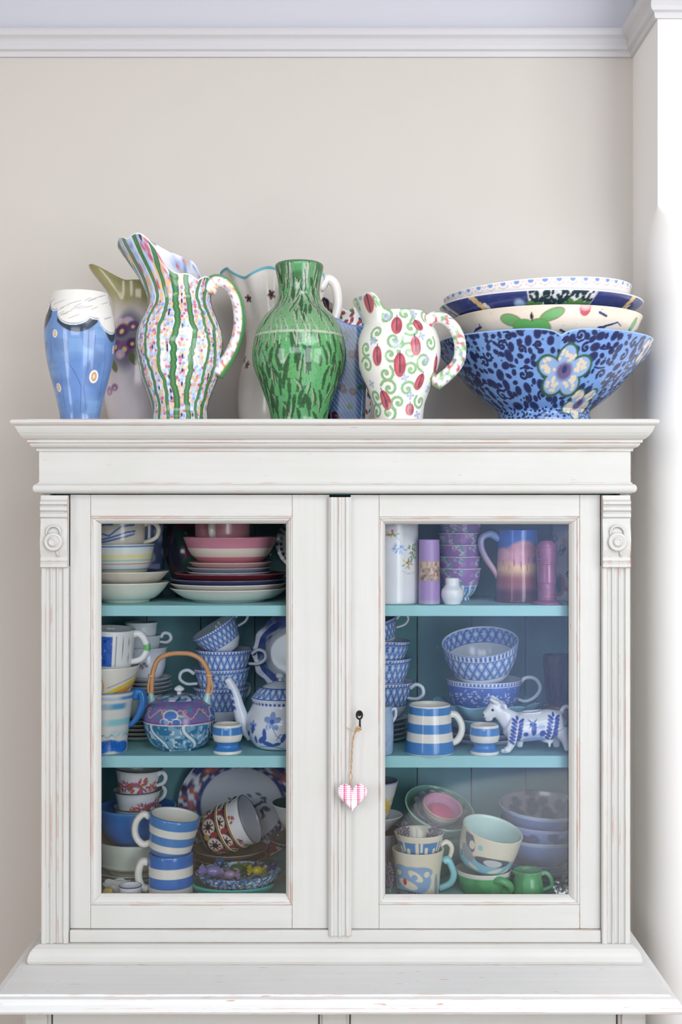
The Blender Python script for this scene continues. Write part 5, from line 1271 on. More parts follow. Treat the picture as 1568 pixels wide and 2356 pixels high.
# nested patterned cups lying on saucers
yy = .195; k_ = sc(yy); g_ = 'patterned teacups lying nested on their side'
z2_ = pile(530, yy, SH3, [('gilt edged dark saucer lowest under the nested cups', 84, 16, 15, (150, 140, 140), (120, 108, 104), (196, 180, 140), 0, 'saucer', .6), ('gilt edged dark saucer second under the nested cups', 84, 16, 15, (150, 140, 140), (120, 108, 104), (196, 180, 140), 0, 'saucer', .6), ('gilt edged dark saucer third under the nested cups', 84, 16, 15, (150, 140, 140), (120, 108, 104), (196, 180, 140), 0, 'saucer', .6), ('gilt edged dark saucer uppermost under the nested cups', 86, 20, 16, (140, 130, 130), (110, 96, 92), (196, 180, 140), 0, 'saucer', .6)], g_, 'saucer', 'saucer')
def paint_imcup(p):
    K, Rr, Go = (44, 34, 44), (150, 50, 56), (190, 150, 80); H = p.z[-1]
    p.band(0, H*.98, K)
    for t0 in np.linspace(-3, 3, 8):
        p.ell(t0, H*.55, .016, .014, (226, 214, 204), soft=.2); p.ell(t0, H*.55, .006, .006, K)
        for q in range(8): a_ = q*.785; p.ell(t0+.009*math.cos(a_)/.045, H*.55+.009*math.sin(a_), .0034, .0018, Rr if q % 2 else K, a_)
        p.ell(t0+.39, H*.7, .006, .008, Rr); p.ell(t0+.39, H*.35, .006, .006, Go)
    p.band(H*.90, H*.94, Go); p.band(H*.965, 1, (226, 214, 190)); p.band(H*.06, H*.10, (226, 214, 190))
def lying(label, along, y, ry, rz, prof, paint, base, inner, grp):
    o = pot('teacup', label, 'cup', 0, y, prof, base, paint, 130, 56, .0026, inner, group=grp)
    a_ = Matrix.Rotation(rz, 3, 'Z') @ Vector((math.sin(ry), 0, math.cos(ry))); o.location = W(474, 1923, y+.012)+a_*(along/k_); o.rotation_euler = (0, ry, rz); return o
ic = [(58, 34), (58, 36), (54, 40), (40, 50), (20, 54), (0, 57)]
tl = 1.17
yc = yy-.005
ax = Vector((math.sin(tl), 0, math.cos(tl)))
def lie_at(base_px, base_py, dep): return base_px, base_py
lying('red, black and white patterned teacup at the left of the nested row', 0, yc, tl, -.22, ic, paint_imcup, (226, 214, 204), (206, 200, 196), g_)
lying('black and red patterned teacup in the middle of the nested row', 26, yc, tl, -.22, ic, paint_imcup, (226, 214, 204), (206, 200, 196), g_)
def paint_fcup(p):
    H = p.z[-1]
    for t0 in np.linspace(-2.8, 3.2, 6):
        r = random.Random(int(t0*10)+40)
        for q in range(16): p.ell(t0+r.uniform(-.3, .3), H*.5+r.uniform(-.012, .012), .004, .0022, r.choice([(170, 60, 120), (120, 60, 140), (196, 150, 70), (90, 110, 70), (190, 90, 110)]), r.uniform(0, 3), .4)
    p.band(H-.001, 1, (90, 80, 84))
lying('white teacup with violet flowers, open end to the right', 56, yc, tl, -.22, [(58, 34), (58, 36), (54, 40), (40, 50), (20, 55), (0, 58)], paint_fcup, (216, 216, 216), (180, 182, 188), g_)
# coloured glass dish of sweets on a teal dish
yy = .078; k_ = sc(yy); b_ = spy(SH3, yy)
def oval(th, X_, Y_, Z_, R_): return X_, Y_*.68, Z_
pot('dish', 'teal green oval dish under the speckled glass dish', 'dish', 537, yy, [(b_, 72), (b_, 74), (b_-6, 84), (b_-20, 94), (b_-26, 95)], (22, 150, 142), lambda p: p.band(p.z[-1]-.003, 1, (60, 180, 168), .002), 80, 26, .004, (20, 120, 116), z=SH3, deform=oval)
def paint_milli(p):
    r = random.Random(51)
    for k in range(900):
        t0 = r.uniform(-math.pi, math.pi); z0 = r.uniform(0, p.z[-1]); q = r.uniform(.0016, .0030); c = r.choice([(70, 130, 200), (200, 220, 236), (60, 150, 150), (50, 80, 170), (150, 190, 220), (120, 170, 120), (30, 60, 120)])
        p.ell(t0, z0, q, q, c); p.ell(t0, z0, q*.45, q*.45, r.choice([(230, 236, 240), (40, 60, 120), (190, 90, 110)]))
z2_ = SH3+.0135; b_ = spy(z2_, yy)
pot('glass_dish', 'speckled millefiori glass dish full of glass sweets', 'dish', 549, yy, [(b_, 50), (b_, 52), (b_-5, 68), (b_-22, 90), (b_-36, 99)], (44, 92, 140), paint_milli, 200, 60, .003, z=z2_, inner=(56, 104, 140), tilt=(.05, -.02), deform=oval, inpaint=lambda p: p.mix(smooth(p.noise(240, 3), .5, .6), (150, 190, 214)), inrows=40)
M_SWEET = {}
def sweet(label, px, py, y, col, rz, s_=1., grp='glass sweets in the speckled dish'):
    if col not in M_SWEET:
        m, nt, b, out = newmat('sweet_glass'); b.inputs['Base Color'].default_value = rgb(col); b.inputs['Roughness'].default_value = .08; b.inputs['Transmission Weight'].default_value = .35; M_SWEET[col] = m
    root = empty('glass_sweet', W(px, py, y), (0, .3*math.sin(rz), rz)); tag(root, label, 'sweet', grp)
    q = .0085*s_
    me = lathe('body', [(.002, -q*1.3), (q*.7, -q), (q, 0), (q*.7, q), (.002, q*1.3)], None, 18, 14); meshobj('body', me, root, rot=(0, math.pi/2, 0), mat=M_SWEET[col])
    for sx in (-1, 1):
        v = [(sx*q*1.15, 0, 0)]; n = 8
        for i in range(n+1): a_ = -1+2*i/n; v.append((sx*q*(1.15+1.5*math.cos(a_*.9)), .0025*(-1)**i, q*1.5*math.sin(a_)))
        v += [(x, y_+.0012, z) for x, y_, z in v]; m_ = n+2
        f = [[0, i+1, i+2] for i in range(n)]+[[m_, m_+i+2, m_+i+1] for i in range(n)]+[[i+1, m_+i+1, m_+i+2, i+2] for i in range(n)]
        meshobj('wrapper_end', pydata('wrapper_end', v, f), root, mat=M_SWEET[col])
sweet('lilac glass sweet lying at left of the speckled dish', 492, 2004, .072, (150, 140, 200), .2, 1.25)
sweet('blue glass sweet standing up at the back of dish', 506, 1986, .098, (20, 96, 150), 1.3)
sweet('pink and lilac glass sweet in front of green ones', 528, 2012, .060, (190, 160, 196), -.5, 1.0)
sweet('dark green glass sweet in the middle of the dish', 545, 2000, .085, (60, 110, 60), .4, 1.2)
sweet('yellow green glass sweet near the dish centre', 570, 1994, .10, (150, 150, 50), -.3, 1.0)
sweet('yellow glass sweet at the right of the dish', 592, 2003, .075, (206, 190, 50), .7, 1.0)
sweet('navy glass sweet at the back right of the dish', 610, 1995, .095, (50, 60, 140), .1, 1.)
# partly hidden tea ware at the right
yy = .17; k_ = sc(yy); b_ = spy(SH3, yy)
pot('cake_stand', 'dark silver edged stand at the right, half hidden by the stile', 'stand', 694, yy, [(b_, 44), (b_, 46), (b_-8, 30), (b_-30, 12), (b_-60, 12), (b_-72, 30), (b_-84, 64), (b_-96, 78)], (150, 146, 142), lambda p: [p.ell(a_, p.z[-1]*.93, .003, .006, (56, 52, 56), .4) for a_ in np.linspace(-3.1, 3.1, 48)], 100, 40, .003, (110, 106, 104), z=SH3)
z2_ = SH3+100/k_; b_ = spy(z2_, yy)
pot('teacup', 'white teacup with dark inside on the silver edged stand', 'cup', 694, yy, [(b_, 26), (b_, 28), (b_-10, 34), (b_-30, 48), (b_-60, 62), (b_-76, 70)], (216, 218, 216), lambda p: p.band(-1, .03, (180, 170, 130), .02, .5), 64, 40, .003, (90, 96, 90), z=z2_)
# ------------------------------------------------------------------ right door, top shelf
yy = .10; k_ = sc(yy); b_ = spy(SH1, yy)
def paint_can(p):
    sprig(p, 899, 1228, 14, [(232, 200, 90), (206, 110, 140), (120, 160, 90)], 14, 1); sprig(p, 917, 1260, 15, [(140, 170, 220), (160, 190, 230), (110, 150, 210)], 16, 2)
    sprig(p, 947, 1262, 15, [(90, 150, 80), (110, 170, 90), (206, 110, 130)], 14, 3); sprig(p, 935, 1294, 14, [(230, 210, 90), (206, 90, 110), (110, 160, 90)], 14, 4); sprig(p, 948, 1277, 12, [(90, 150, 80), (120, 170, 100)], 10, 5)
    p.stroke([p.px(*q) for q in ((950, 1250), (952, 1270), (944, 1290), (930, 1305))], .0014, (110, 150, 90)); p.stroke([p.px(*q) for q in ((900, 1230), (916, 1240), (920, 1250))], .0009, (150, 170, 140))
    p.stroke([p.px(*q) for q in ((922, 1310), (935, 1318), (952, 1314))], .0012, (190, 190, 190))
pot('canister', 'tall white enamel canister with small painted flower sprays', 'canister', 903, yy, [(b_, 58), (b_, 60), (b_-6, 61), (1260, 59), (1200, 59), (1160, 59)], (230, 230, 234), paint_can, 130, 110, .003, z=SH1)
yy = .062; k_ = sc(yy); b_ = spy(SH1, yy)
def paint_candleglass(p):
    H = p.z[-1]; p.band(H*.37, H*.67, (168, 140, 124), .001); m = p.noise(260, 4); z_ = (smooth(p.z, H*.37, H*.38)*(1-smooth(p.z, H*.66, H*.67)))[:, None]
    p.mix(z_*smooth(m, .5, .7), (206, 178, 150)); p.mix(z_*(1-smooth(m, .2, .35)), (120, 90, 84))
    p.band(-1, H*.06, (176, 166, 188), .006)
pot('candle_glass', 'lilac frosted candle glass with bronze band', 'candle holder', 987, yy, [(b_, 23), (b_, 24), (b_-3, 24.5), (1300, 24), (1242, 23.5)], (166, 136, 190), paint_candleglass, 80, 90, .003, (150, 120, 176), z=SH1, mat=glazed('frosted_glass', .35, .05, 300))
# purple rice bowls
yy = .165; k_ = sc(yy); g_ = 'purple patterned rice bowls in one stack'
def paint_rice(p):
    H = p.z[-1]; n = p.noise(150, 3)
    zc = H*.46; low_ = (1-smooth(p.z, zc-.0005, zc+.0005))[:, None]+0*p.th[None]
    p.mix(smooth(n, .55, .75)*.5, (176, 140, 190)); r = random.Random(6)
    for k in range(40):
        t0 = r.uniform(-3.14, 3.14); z0 = r.uniform(zc+.003, H-.003)
        p.spiral(t0, z0, .0055, .0012, (206, 196, 206), 1.1, r.uniform(0, 6)); p.ell(t0+.12, z0, .0030, .0022, (60, 146, 148), r.uniform(0, 3))
    p.mix(low_, (90, 136, 186))
    for k in range(14): t0 = -3.1+k*.45; p.stroke([(t0, 0), (t0+.1, zc*.5), (t0+.02, zc)], .0042, (214, 224, 232)); p.stroke([(t0+.2, zc*.2), (t0+.25, zc*.8)], .0014, (214, 224, 232))
    p.band(zc-.0006, zc+.0006, (206, 200, 210)); p.band(H-.0012, 1, (196, 186, 200))
rb = pot('rice_bowl', 'purple rice bowl with blue foot at the bottom of its stack', 'bowl', 1057, yy, [(spy(SH1, yy), 23), (spy(SH1, yy), 24), (spy(SH1, yy)-8, 22), (spy(SH1, yy)-10, 26), (spy(SH1, yy)-26, 38), (spy(SH1, yy)-46, 44), (spy(SH1, yy)-74, 50)], (142, 108, 166), paint_rice, 130, 70, .0028, (150, 140, 160), z=SH1, group=g_)
for i, lab in enumerate(('second from the bottom of the purple bowls', 'third from the bottom of the purple bowls', 'fourth up in the purple bowls', 'topmost of the purple bowls, cut off by the door frame')):
    copy_tree(rb, (wx(1057+(i % 2), yy), yy, SH1+(i+1)*27/k_), (0, 0, .7*i), 'purple rice bowl, '+lab, g_)
yy = .058; b_ = spy(SH1, yy)
pot('bud_vase', 'small white bulbous bud vase in front of the purple bowls', 'vase', 1040, yy, [(b_, 17), (b_, 18), (b_-4, 20), (b_-18, 25.5), (b_-32, 25), (b_-42, 18), (b_-46, 16), (b_-58, 16.5), (b_-60, 16)], (232, 234, 238), None, 56, 44, .002, (200, 204, 210), z=SH1)
yy = .13; k_ = sc(yy); b_ = spy(SH1, yy)
def paint_land(p):
    H = p.z[-1]; r = random.Random(12)
    q = p.z/H
    def g(a_, b, c): p.mix((smooth(q, a_-.09, a_+.09)*(1-smooth(q, b-.09, b+.09)))[:, None]+0*p.th[None], c)
    g(.5, .75, (206, 150, 156)); g(.34, .52, (206, 160, 130)); g(.42, .56, (222, 180, 140)); g(-.1, .22, (96, 52, 66)); g(.2, .38, (150, 86, 84)); g(.72, 1.2, (70, 116, 200))
    for k in range(26):
        t0 = r.uniform(-3.1, 3.1); z0 = H*r.uniform(.58, .80); p.ell(t0, z0, .020, .011, r.choice([(214, 152, 168), (222, 166, 174), (90, 130, 200), (202, 140, 160)]), 0, .5)
    for k in range(40): t0 = r.uniform(-3.1, 3.1); z0 = H*r.uniform(.42, .55); p.stroke([(t0, z0), (t0, z0+.010)], .0012, (140, 80, 80), .6)
    g(.88, 1.2, (58, 104, 196))
pot('jug', 'lustre jug with blue sky, pink clouds and brown ground', 'jug', 1191, yy, [(b_, 50), (b_, 52), (b_-6, 52), (b_-60, 50), (b_-130, 46), (b_-165, 46)], (150, 110, 150), paint_land, 140, 110, .0035, (70, 90, 150), z=SH1,
    handle=[(1148, 1240), (1126, 1228), (1108, 1238), (1107, 1260), (1118, 1285), (1136, 1312), (1146, 1330)], hr=[9, 8, 7, 7, 6], hcol=(130, 160, 210), hpaint=lambda t, a_, C, V: lin((120, 158, 214))*(1-t[..., None])+lin((190, 140, 140))*t[..., None])
M_PINK = clear_glass('pink_glass', (236, 190, 218), 1.2, .05, body=.42, bodycol=(206, 132, 176))
M_CLR = clear_glass('clear_glass', (236, 240, 244), 1.4, .02)
yy = .062; k_ = sc(yy); b_ = spy(SH1, yy)
def ribs(th, X_, Y_, Z_, R_): return X_, Y_, Z_
rib_top = []
for i in range(10): q = b_-94-i*4.2; rib_top += [(q, 23.5+.3*i if i < 6 else 25), (q-2.1, 22+.3*i if i < 6 else 23.5)]
pr = [(b_, 34), (b_, 35), (b_-6, 32), (b_-10, 22), (b_-14, 20)]
for i in range(8): q = b_-16-i*4; pr += [(q, 22), (q-2, 20.5)]
pr += [(b_-50, 22), (b_-92, 21.5)]+rib_top+[(b_-138, 22), (b_-146, 14)]
pot('glass_candlestick', 'pink ribbed glass candlestick at the right of the shelf', 'candlestick', 1257, yy, pr, (176, 110, 156), None, 48, 130, .003, z=SH1, mat=M_PINK)
def paint_swirl(p):
    r = random.Random(19)
    for k in range(60):
        t0 = r.uniform(-3.1, 3.1); z0 = r.uniform(.01, p.z[-1]-.01); c = r.choice([(70, 80, 110), (150, 80, 70), (96, 104, 84), (206, 130, 110), (70, 90, 120)])
        if k % 2: p.spiral(t0, z0, .008, .0022, c, 1.1, r.uniform(0, 6))
        else: p.ell(t0, z0, .006, .004, c, r.uniform(0, 3))
    p.ell(-.9, .030, .014, .022, (186, 110, 90)); p.ell(-.9, .030, .008, .015, (80, 90, 130)); p.ell(.0, .034, .014, .022, (186, 110, 90)); p.ell(.0, .034, .008, .014, (90, 96, 130))
b_ = spy(SH1, .17)
pot('canister', 'white canister with swirling colour pattern in the far right corner', 'canister', 1316, .17, [(b_, 42), (b_, 44), (b_-80, 46), (b_-190, 46)], (206, 204, 212), paint_swirl, 120, 90, .003, z=SH1)

# ------------------------------------------------------------------ right door, middle shelf
yy = .19; k_ = sc(yy); g_ = 'blue lattice cups at the left of the right-hand cupboard'
z2_ = pile(880, yy, SH2, [('white saucer %s under the cups by the door frame' % n, 60, 11, 11, (206, 212, 226), (200, 206, 222), (216, 222, 232), 0, 'saucer', .6) for n in ('lowest', 'second', 'third', 'fourth', 'uppermost')], g_, 'saucer', 'saucer')
cA = copy_tree(base_cup, (wx(886, yy), yy, z2_+2/k_), (0, .0, -.55), 'blue lattice teacup lowest of the stack by the door frame', g_)
copy_tree(base_cup, (wx(880, yy), yy, z2_+56/k_), (0, 0, 2.4), 'blue lattice teacup second of the stack by the door frame', g_)
copy_tree(base_cup, (wx(872, yy), yy, z2_+98/k_), (.05, -.05, 2.6), 'blue lattice teacup third of the stack by the door frame', g_)
tc_ = copy_tree(base_cup, (wx(876, yy), yy, z2_+157/k_), (.03, -.28, .15), 'blue lattice teacup tipped at the top by the door frame', g_); tc_.scale = (.8, .8, .8)
yy = .055; k_ = sc(yy); b_ = spy(SH2, yy)
pot('jug', 'slim pale blue milk jug cut off by the middle stile', 'jug', 873, yy, [(b_, 26), (b_, 28), (b_-6, 30), (b_-70, 32), (b_-110, 28)], (176, 196, 224), lambda p: p.mix(smooth(p.noise(200, 2), .5, .7)*.4, (140, 166, 206)), 64, 40, .003, z=SH2,
    handle=[(898, b_-98), (908, b_-104), (910, b_-88), (902, b_-72)], hr=[3.5, 3.5, 3.5], hcol=(206, 216, 232))
yy = .07; k_ = sc(yy); b_ = spy(SH2, yy)
pot('mug', 'wide blue and white banded mug with handle at right', 'mug', 988, yy, [(b_, 53), (b_, 55), (b_-4, 56), (b_-60, 51), (b_-106, 48), (b_-110, 47)], CW, lambda p: [p.band(a_/p.k, b/p.k, CB, .0007) for a_, b in ((2, 29), (49, 70), (90, 107))], 90, 110, .004, (230, 226, 216), z=SH2,
    handle=[(1030, b_-86), (1046, b_-86), (1060, b_-66), (1061, b_-46), (1050, b_-26), (1033, b_-20)], hr=[9, 8, 8, 8], hcol=(232, 228, 218), hflat=1.2)
copy_tree(eggA, (wx(1114, .058), .058, SH2), (0, 0, 0), 'blue and white banded egg cup in front of the cow creamer', 'banded egg cups')
# pile of dishes with two big cups
yy = .193; k_ = sc(yy); g_ = 'dishes under the big blue cups'
TL = (142, 194, 206)
z2_ = pile(1122, yy, SH2, [('white dinner plate at the bottom of the teal dish pile', 124, 18, 12, (206, 212, 220), (200, 206, 216), (222, 226, 232), -6, 'plate', .6), ('white dinner plate second in the teal dish pile', 122, 18, 14, (206, 212, 220), (200, 206, 216), (222, 226, 232), -6, 'plate', .6), ('plain teal dish under the wavy edged dish', 118, 34, 22, TL, (110, 164, 176), (150, 196, 204), -2, 'dish', .6)], g_)
b_ = spy(z2_, yy)
pot('dish', 'wavy edged teal dish carrying the big blue cups', 'dish', 1120, yy, plate_prof(b_, 118, 42, .6), TL, None, 110, 24, .003, (110, 164, 178), z=z2_, deform=wavyrim(11, .0022), rimcol=(156, 204, 210), group=g_)
z2_ += 16/k_; b_ = spy(z2_, yy)
BB = (82, 112, 190)
def paint_bigcup(p):
    r = random.Random(27); H = p.z[-1]
    for k in range(14):
        t0 = -3.1+k*.45; z0 = H*r.uniform(.35, .7)
        for q in range(18): a_ = r.uniform(0, 6.28); d = r.uniform(.004, .012); p.ell(t0+d*math.cos(a_)/.065, z0+d*math.sin(a_), .0022, .0010, (214, 222, 240), a_, .5)
        for q in range(6): p.ell(t0+r.uniform(-.25, .25), H*r.uniform(.1, .85), .0011, .0011, (224, 230, 242))
    u = p.th[None]*60/6.283; m = np.abs(u-np.floor(u)-.5); p.mix((smooth(p.z, H*.90, H*.91)*(1-smooth(p.z, H*.97, H*.98)))[:, None]*smooth(m, .2, .3), (224, 230, 242)); p.band(H*.86, H*.89, (206, 216, 238)); p.band(H*.985, 1, (206, 216, 238))
pot('breakfast_cup', 'big blue cup with white flower transfer and looped handle', 'cup', 1113, yy, [(b_, 52), (b_, 54), (b_-4, 58), (b_-18, 72), (b_-45, 82), (b_-76, 87)], BB, paint_bigcup, 190, 80, .003, (206, 212, 226), z=z2_,
    handle=[(1192, b_-62), (1208, b_-78), (1230, b_-76), (1242, b_-56), (1232, b_-36), (1208, b_-24), (1188, b_-30)], hr=[5, 4.5, 4.5, 4.5, 4], hcol=(206, 214, 230))
z3_ = z2_+68/k_; b_ = spy(z3_, yy)
def lat_in(p):
    H = p.z.max(); zone = smooth(p.z, H-.030, H-.0295)[:, None]+0*p.th[None]; u = p.th[None]*26/6.283; v = (p.z[:, None]-H)/.015
    a_, b = u+v/2, u-v/2; fa, fb = np.abs(a_-np.floor(a_)-.5), np.abs(b-np.floor(b)-.5)
    p.mix(zone, (168, 190, 228)); p.mix(zone*smooth(np.maximum(fa, fb), .33, .40), (70, 104, 178)); p.mix(zone*(1-smooth(np.hypot(fa, fb), .1, .2)), (234, 238, 242))
    p.band(H-.031, H-.029, (70, 104, 178)); p.band(H-.0025, 1, (214, 222, 238))
pot('bowl', 'tilted blue lattice bowl, open towards the room, on the big cup', 'bowl', 1110, yy-.01, [(b_, 34), (b_, 36), (b_-4, 40), (b_-24, 60), (b_-60, 79), (b_-104, 88)], (226, 230, 238), lattice(26, 19/k_, 40/k_, 88/k_, True), 200, 70, .003, (214, 218, 224), z=z3_, tilt=(.30, -.10), inpaint=lat_in, inrows=60)
# tumbler
M_RUBY = clear_glass('dark_red_glass', (120, 90, 96), 1.3, .03, body=.35, bodycol=(96, 52, 60))
b_ = spy(SH2, .22)
pot('tin', 'round ochre tin in the shadow behind the cow creamer', 'tin', 1284, .22, [(b_, 36), (b_, 37), (b_-40, 37), (b_-74, 37), (b_-76, 35)], (156, 128, 92), lambda p: [p.band(p.z[-1]*.9, 1, (110, 84, 66)), p.mix(smooth(p.noise(90, 2), .5, .7)*.5, (176, 150, 110))], 56, 30, None, z=SH2)
z2_ = SH2+76.5/sc(.22); b_ = spy(z2_, .22)
pot('tumbler', 'dark reddish glass tumbler standing on the ochre tin', 'glass', 1284, .22, [(b_, 26), (b_, 27), (b_-6, 28), (b_-60, 33), (b_-112, 37)], (120, 60, 66), None, 48, 30, .003, z=z2_, mat=M_RUBY)

# cow creamer: one moulded body
yy = .064; k_ = sc(yy); by = spy(SH2, yy)
def cowpt(px, py, dy=0.): return ((px-1215)/k_, dy, (by-py)/k_)
def remeshed(name, meshes, voxel, it=6):
    bm = bmesh.new()
    for m in meshes: bm.from_mesh(m)
    me = bpy.data.meshes.new(name+'_rough'); bm.to_mesh(me); bm.free()
    o = bpy.data.objects.new(name+'_rough', me); COL.objects.link(o)
    r = o.modifiers.new('r', 'REMESH'); r.mode = 'VOXEL'; r.voxel_size = voxel
    s = o.modifiers.new('s', 'SMOOTH'); s.factor = .5; s.iterations = it
    dg = bpy.context.evaluated_depsgraph_get(); ev = o.evaluated_get(dg); out = bpy.data.meshes.new_from_object(ev); out.name = name
    bpy.data.objects.remove(o); bpy.data.meshes.remove(me)
    for m in meshes: bpy.data.meshes.remove(m)
    while out.color_attributes: out.color_attributes.remove(out.color_attributes[0])
    out.shade_smooth(); return out
q = 1/k_
pieces = [
    tube('a', [cowpt(1168, 1664), cowpt(1185, 1672), cowpt(1222, 1673), cowpt(1262, 1667), cowpt(1290, 1664)], [27*q, 35*q, 33*q, 35*q, 28*q], 22, 40, flat=.95),
    tube('a', [cowpt(1176, 1662), cowpt(1160, 1648), cowpt(1146, 1636)], [27*q, 20*q, 17*q], 18, 18, flat=.8),
    tube('a', [cowpt(1150, 1622), cowpt(1138, 1632), cowpt(1124, 1643), cowpt(1114, 1648)], [15*q, 19*q, 14.5*q, 10*q], 18, 22, flat=.85),
    tube('a', [cowpt(1128, 1652), cowpt(1121, 1656), cowpt(1116, 1656)], [9*q, 6*q, 4*q], 12, 10),
    tube('a', [cowpt(1143, 1618, -.008), cowpt(1134, 1613, -.011), cowpt(1125, 1607, -.012)], [6*q, 5*q, 3*q], 10, 12),
    tube('a', [cowpt(1146, 1616, .008), cowpt(1138, 1610, .011), cowpt(1131, 1605, .012)], [6*q, 5*q, 3*q], 10, 12),
    tube('a', [cowpt(1150, 1622, -.009), cowpt(1158, 1624, -.016), cowpt(1161, 1630, -.019)], [6*q, 7*q, 3*q], 10, 12, flat=.5),
    tube('a', [cowpt(1152, 1620, .009), cowpt(1160, 1620, .016)], [6*q, 3.4*q], 10, 8, flat=.5),
    tube('a', [cowpt(1178, 1684, -.014), cowpt(1174, 1704, -.017), cowpt(1165, 1722, -.018), cowpt(1158, by-9, -.018)], [18*q, 11*q, 7.5*q, 8*q], 14, 22),
    tube('a', [cowpt(1150, by-6, -.018), cowpt(1162, by-6.5, -.018)], [5*q, 6*q], 10, 8),
    tube('a', [cowpt(1196, 1690, .014), cowpt(1198, 1710, .017), cowpt(1197, by-8.5, .018)], [17*q, 9*q, 7.5*q], 14, 18),
    tube('a', [cowpt(1285, 1680, -.014), cowpt(1296, 1702, -.017), cowpt(1300, 1718, -.018), cowpt(1302, by-9, -.018)], [20*q, 11*q, 8*q, 8*q], 14, 22),
    tube('a', [cowpt(1276, 1684, .014), cowpt(1282, 1710, .017), cowpt(1284, by-9, .018)], [19*q, 10*q, 8*q], 14, 18),
    tube('a', [cowpt(1248, 1690), cowpt(1262, 1700), cowpt(1268, 1708)], [16*q, 15*q, 9*q], 14, 12),
    tube('a', [cowpt(1262, 1706, -.006), cowpt(1262, 1718, -.007)], [4*q, 3*q], 8, 8),
    tube('a', [cowpt(1288, 1644), cowpt(1298, 1628), cowpt(1310, 1630), cowpt(1315, 1652), cowpt(1312, 1680), cowpt(1302, 1698)], [6*q, 5*q, 5*q, 5*q, 5.5*q, 6*q], 10, 30),
]
cow = remeshed('cow_body', pieces, .0012, 8)
n = len(cow.vertices); co = np.empty(n*3, np.float32); cow.vertices.foreach_get('co', co); co = co.reshape(-1, 3)
cc = np.empty((n, 3)); cc[:] = lin((228, 230, 236)); PXc = co[:, 0]*k_+1215; PYc = by-co[:, 2]*k_; front = co[:, 1] < .004
BL = lin((44, 74, 164))
def cow_ell(x, y_, a_, b, col, ro=0., al=1., both=True):
    u, v = PXc-x, PYc-y_; c, s_ = math.cos(ro), math.sin(ro); d = np.sqrt(((u*c+v*s_)/a_)**2+((-u*s_+v*c)/b)**2)
    m = np.clip((1-d)/.25+.5, 0, 1)*al*(1. if both else front); cc[:] = cc*(1-m[:, None])+np.asarray(col)*m[:, None]
for cx_, cy_, n_, s_ in ((1184, 1680, 7, 1.), (1266, 1672, 7, 1.)):
    for i in range(n_):
        y_ = cy_-24+i*8
        for sd in (-1, 1): cow_ell(cx_+sd*7.5-(i-3)*1.2, y_, 8, 3.5, BL, -sd*.7)
    cow_ell(cx_+2, cy_-30, 3, 5, BL)
cow_ell(1226, 1700, 28, 7, lin((120, 156, 214)), 0, .8); cow_ell(1222, 1690, 26, 6, lin((150, 180, 224)), 0, .7)
cow_ell(1223, 1676, 6, 14, BL); cow_ell(1221, 1664, 8, 6, BL); cow_ell(1205, 1686, 6, 5, BL); cow_ell(1243, 1684, 7, 8, BL, .4)
for ro in (.7, -.8): cow_ell(1221, 1662, 15, 1.5, lin((80, 110, 184)), ro)
cow_ell(1240, 1668, 8, 5, lin((150, 180, 224)), 0, .7)
cow_ell(1131, 1633, 3.2, 3.2, lin((20, 26, 40))); cow_ell(1110, 1646, 2.6, 2.2, lin((30, 36, 56))); cow_ell(1156, by-3, 9, 5, lin((150, 178, 214)), 0, .7); cow_ell(1197, by-4, 8, 5, lin((130, 160, 210)), 0, .7); cow_ell(1301, by-4, 9, 6, lin((120, 150, 204)), 0, .7)
at = cow.color_attributes.new('Col', 'FLOAT_COLOR', 'POINT'); at.data.foreach_set('color', np.concatenate([cc, np.ones((n, 1))], 1).astype(np.float32).ravel())
croot = empty('cow_creamer', (wx(1215, yy), yy, SH2+.0012)); tag(croot, 'white china cow creamer painted with blue leaves and windmill', 'creamer')
meshobj('cow_body', cow, croot, mat=M_CER)
rimp = [cowpt(x, y_, d) for x, y_, d in ((1194, 1644, 0), (1206, 1641.5, -.010), (1224, 1640.5, -.012), (1240, 1639, -.009), (1248, 1637, 0), (1240, 1638, .009), (1224, 1640, .012), (1206, 1641, .010), (1194, 1644, 0))]
meshobj('filler_rim', tube('filler_rim', rimp, 2.6*q, 8, 40, (222, 224, 232), up=(0, 0, 1)), croot, mat=M_CER)

# ------------------------------------------------------------------ right door, bottom shelf
yy = .15; k_ = sc(yy); b_ = spy(SH3, yy)
def paint_yel(p):
    p.mix((smooth(p.z, p.z[-1]*.2, p.z[-1]*.22)*(1-smooth(p.z, p.z[-1]*.62, p.z[-1]*.64)))[:, None]*smooth(p.noise(230, 3), .3, .5), (222, 190, 90)); p.band(p.z[-1]*.97, 1, (160, 170, 200))
g_ = 'crockery behind the middle stile on the bottom shelf'
zc_ = SH3
b2 = spy(zc_, yy)
pot('basket', 'grey woven wire basket at the far left of the shelf', 'basket', 872, yy, [(b2, 44), (b2, 46), (b2-60, 54), (b2-120, 62)], (150, 150, 156), lambda p: p.mix(smooth(np.abs(np.sin(p.th[None]*36)*np.sin(p.z[:, None]*1400)), .25, .45), (70, 72, 82)), 120, 90, .004, (80, 82, 90), z=zc_, mat=M_MATT, group=g_)
zc_ = SH3+122/k_; b2 = spy(zc_, yy)
pot('bowl', 'white shallow bowl resting on the wire basket', 'bowl', 868, yy, [(b2, 26), (b2, 28), (b2-8, 34), (b2-34, 58)], (206, 210, 216), None, 56, 22, .003, z=zc_, group=g_)
zc_ += 22/k_; b2 = spy(zc_, yy)
pot('cup', 'flared cup with yellow mosaic band by the door frame', 'cup', 866, yy, [(b2, 20), (b2, 22), (b2-20, 30), (b2-60, 42), (b2-90, 50)], (214, 214, 214), paint_yel, 90, 60, .003, (150, 156, 170), z=zc_, group=g_)
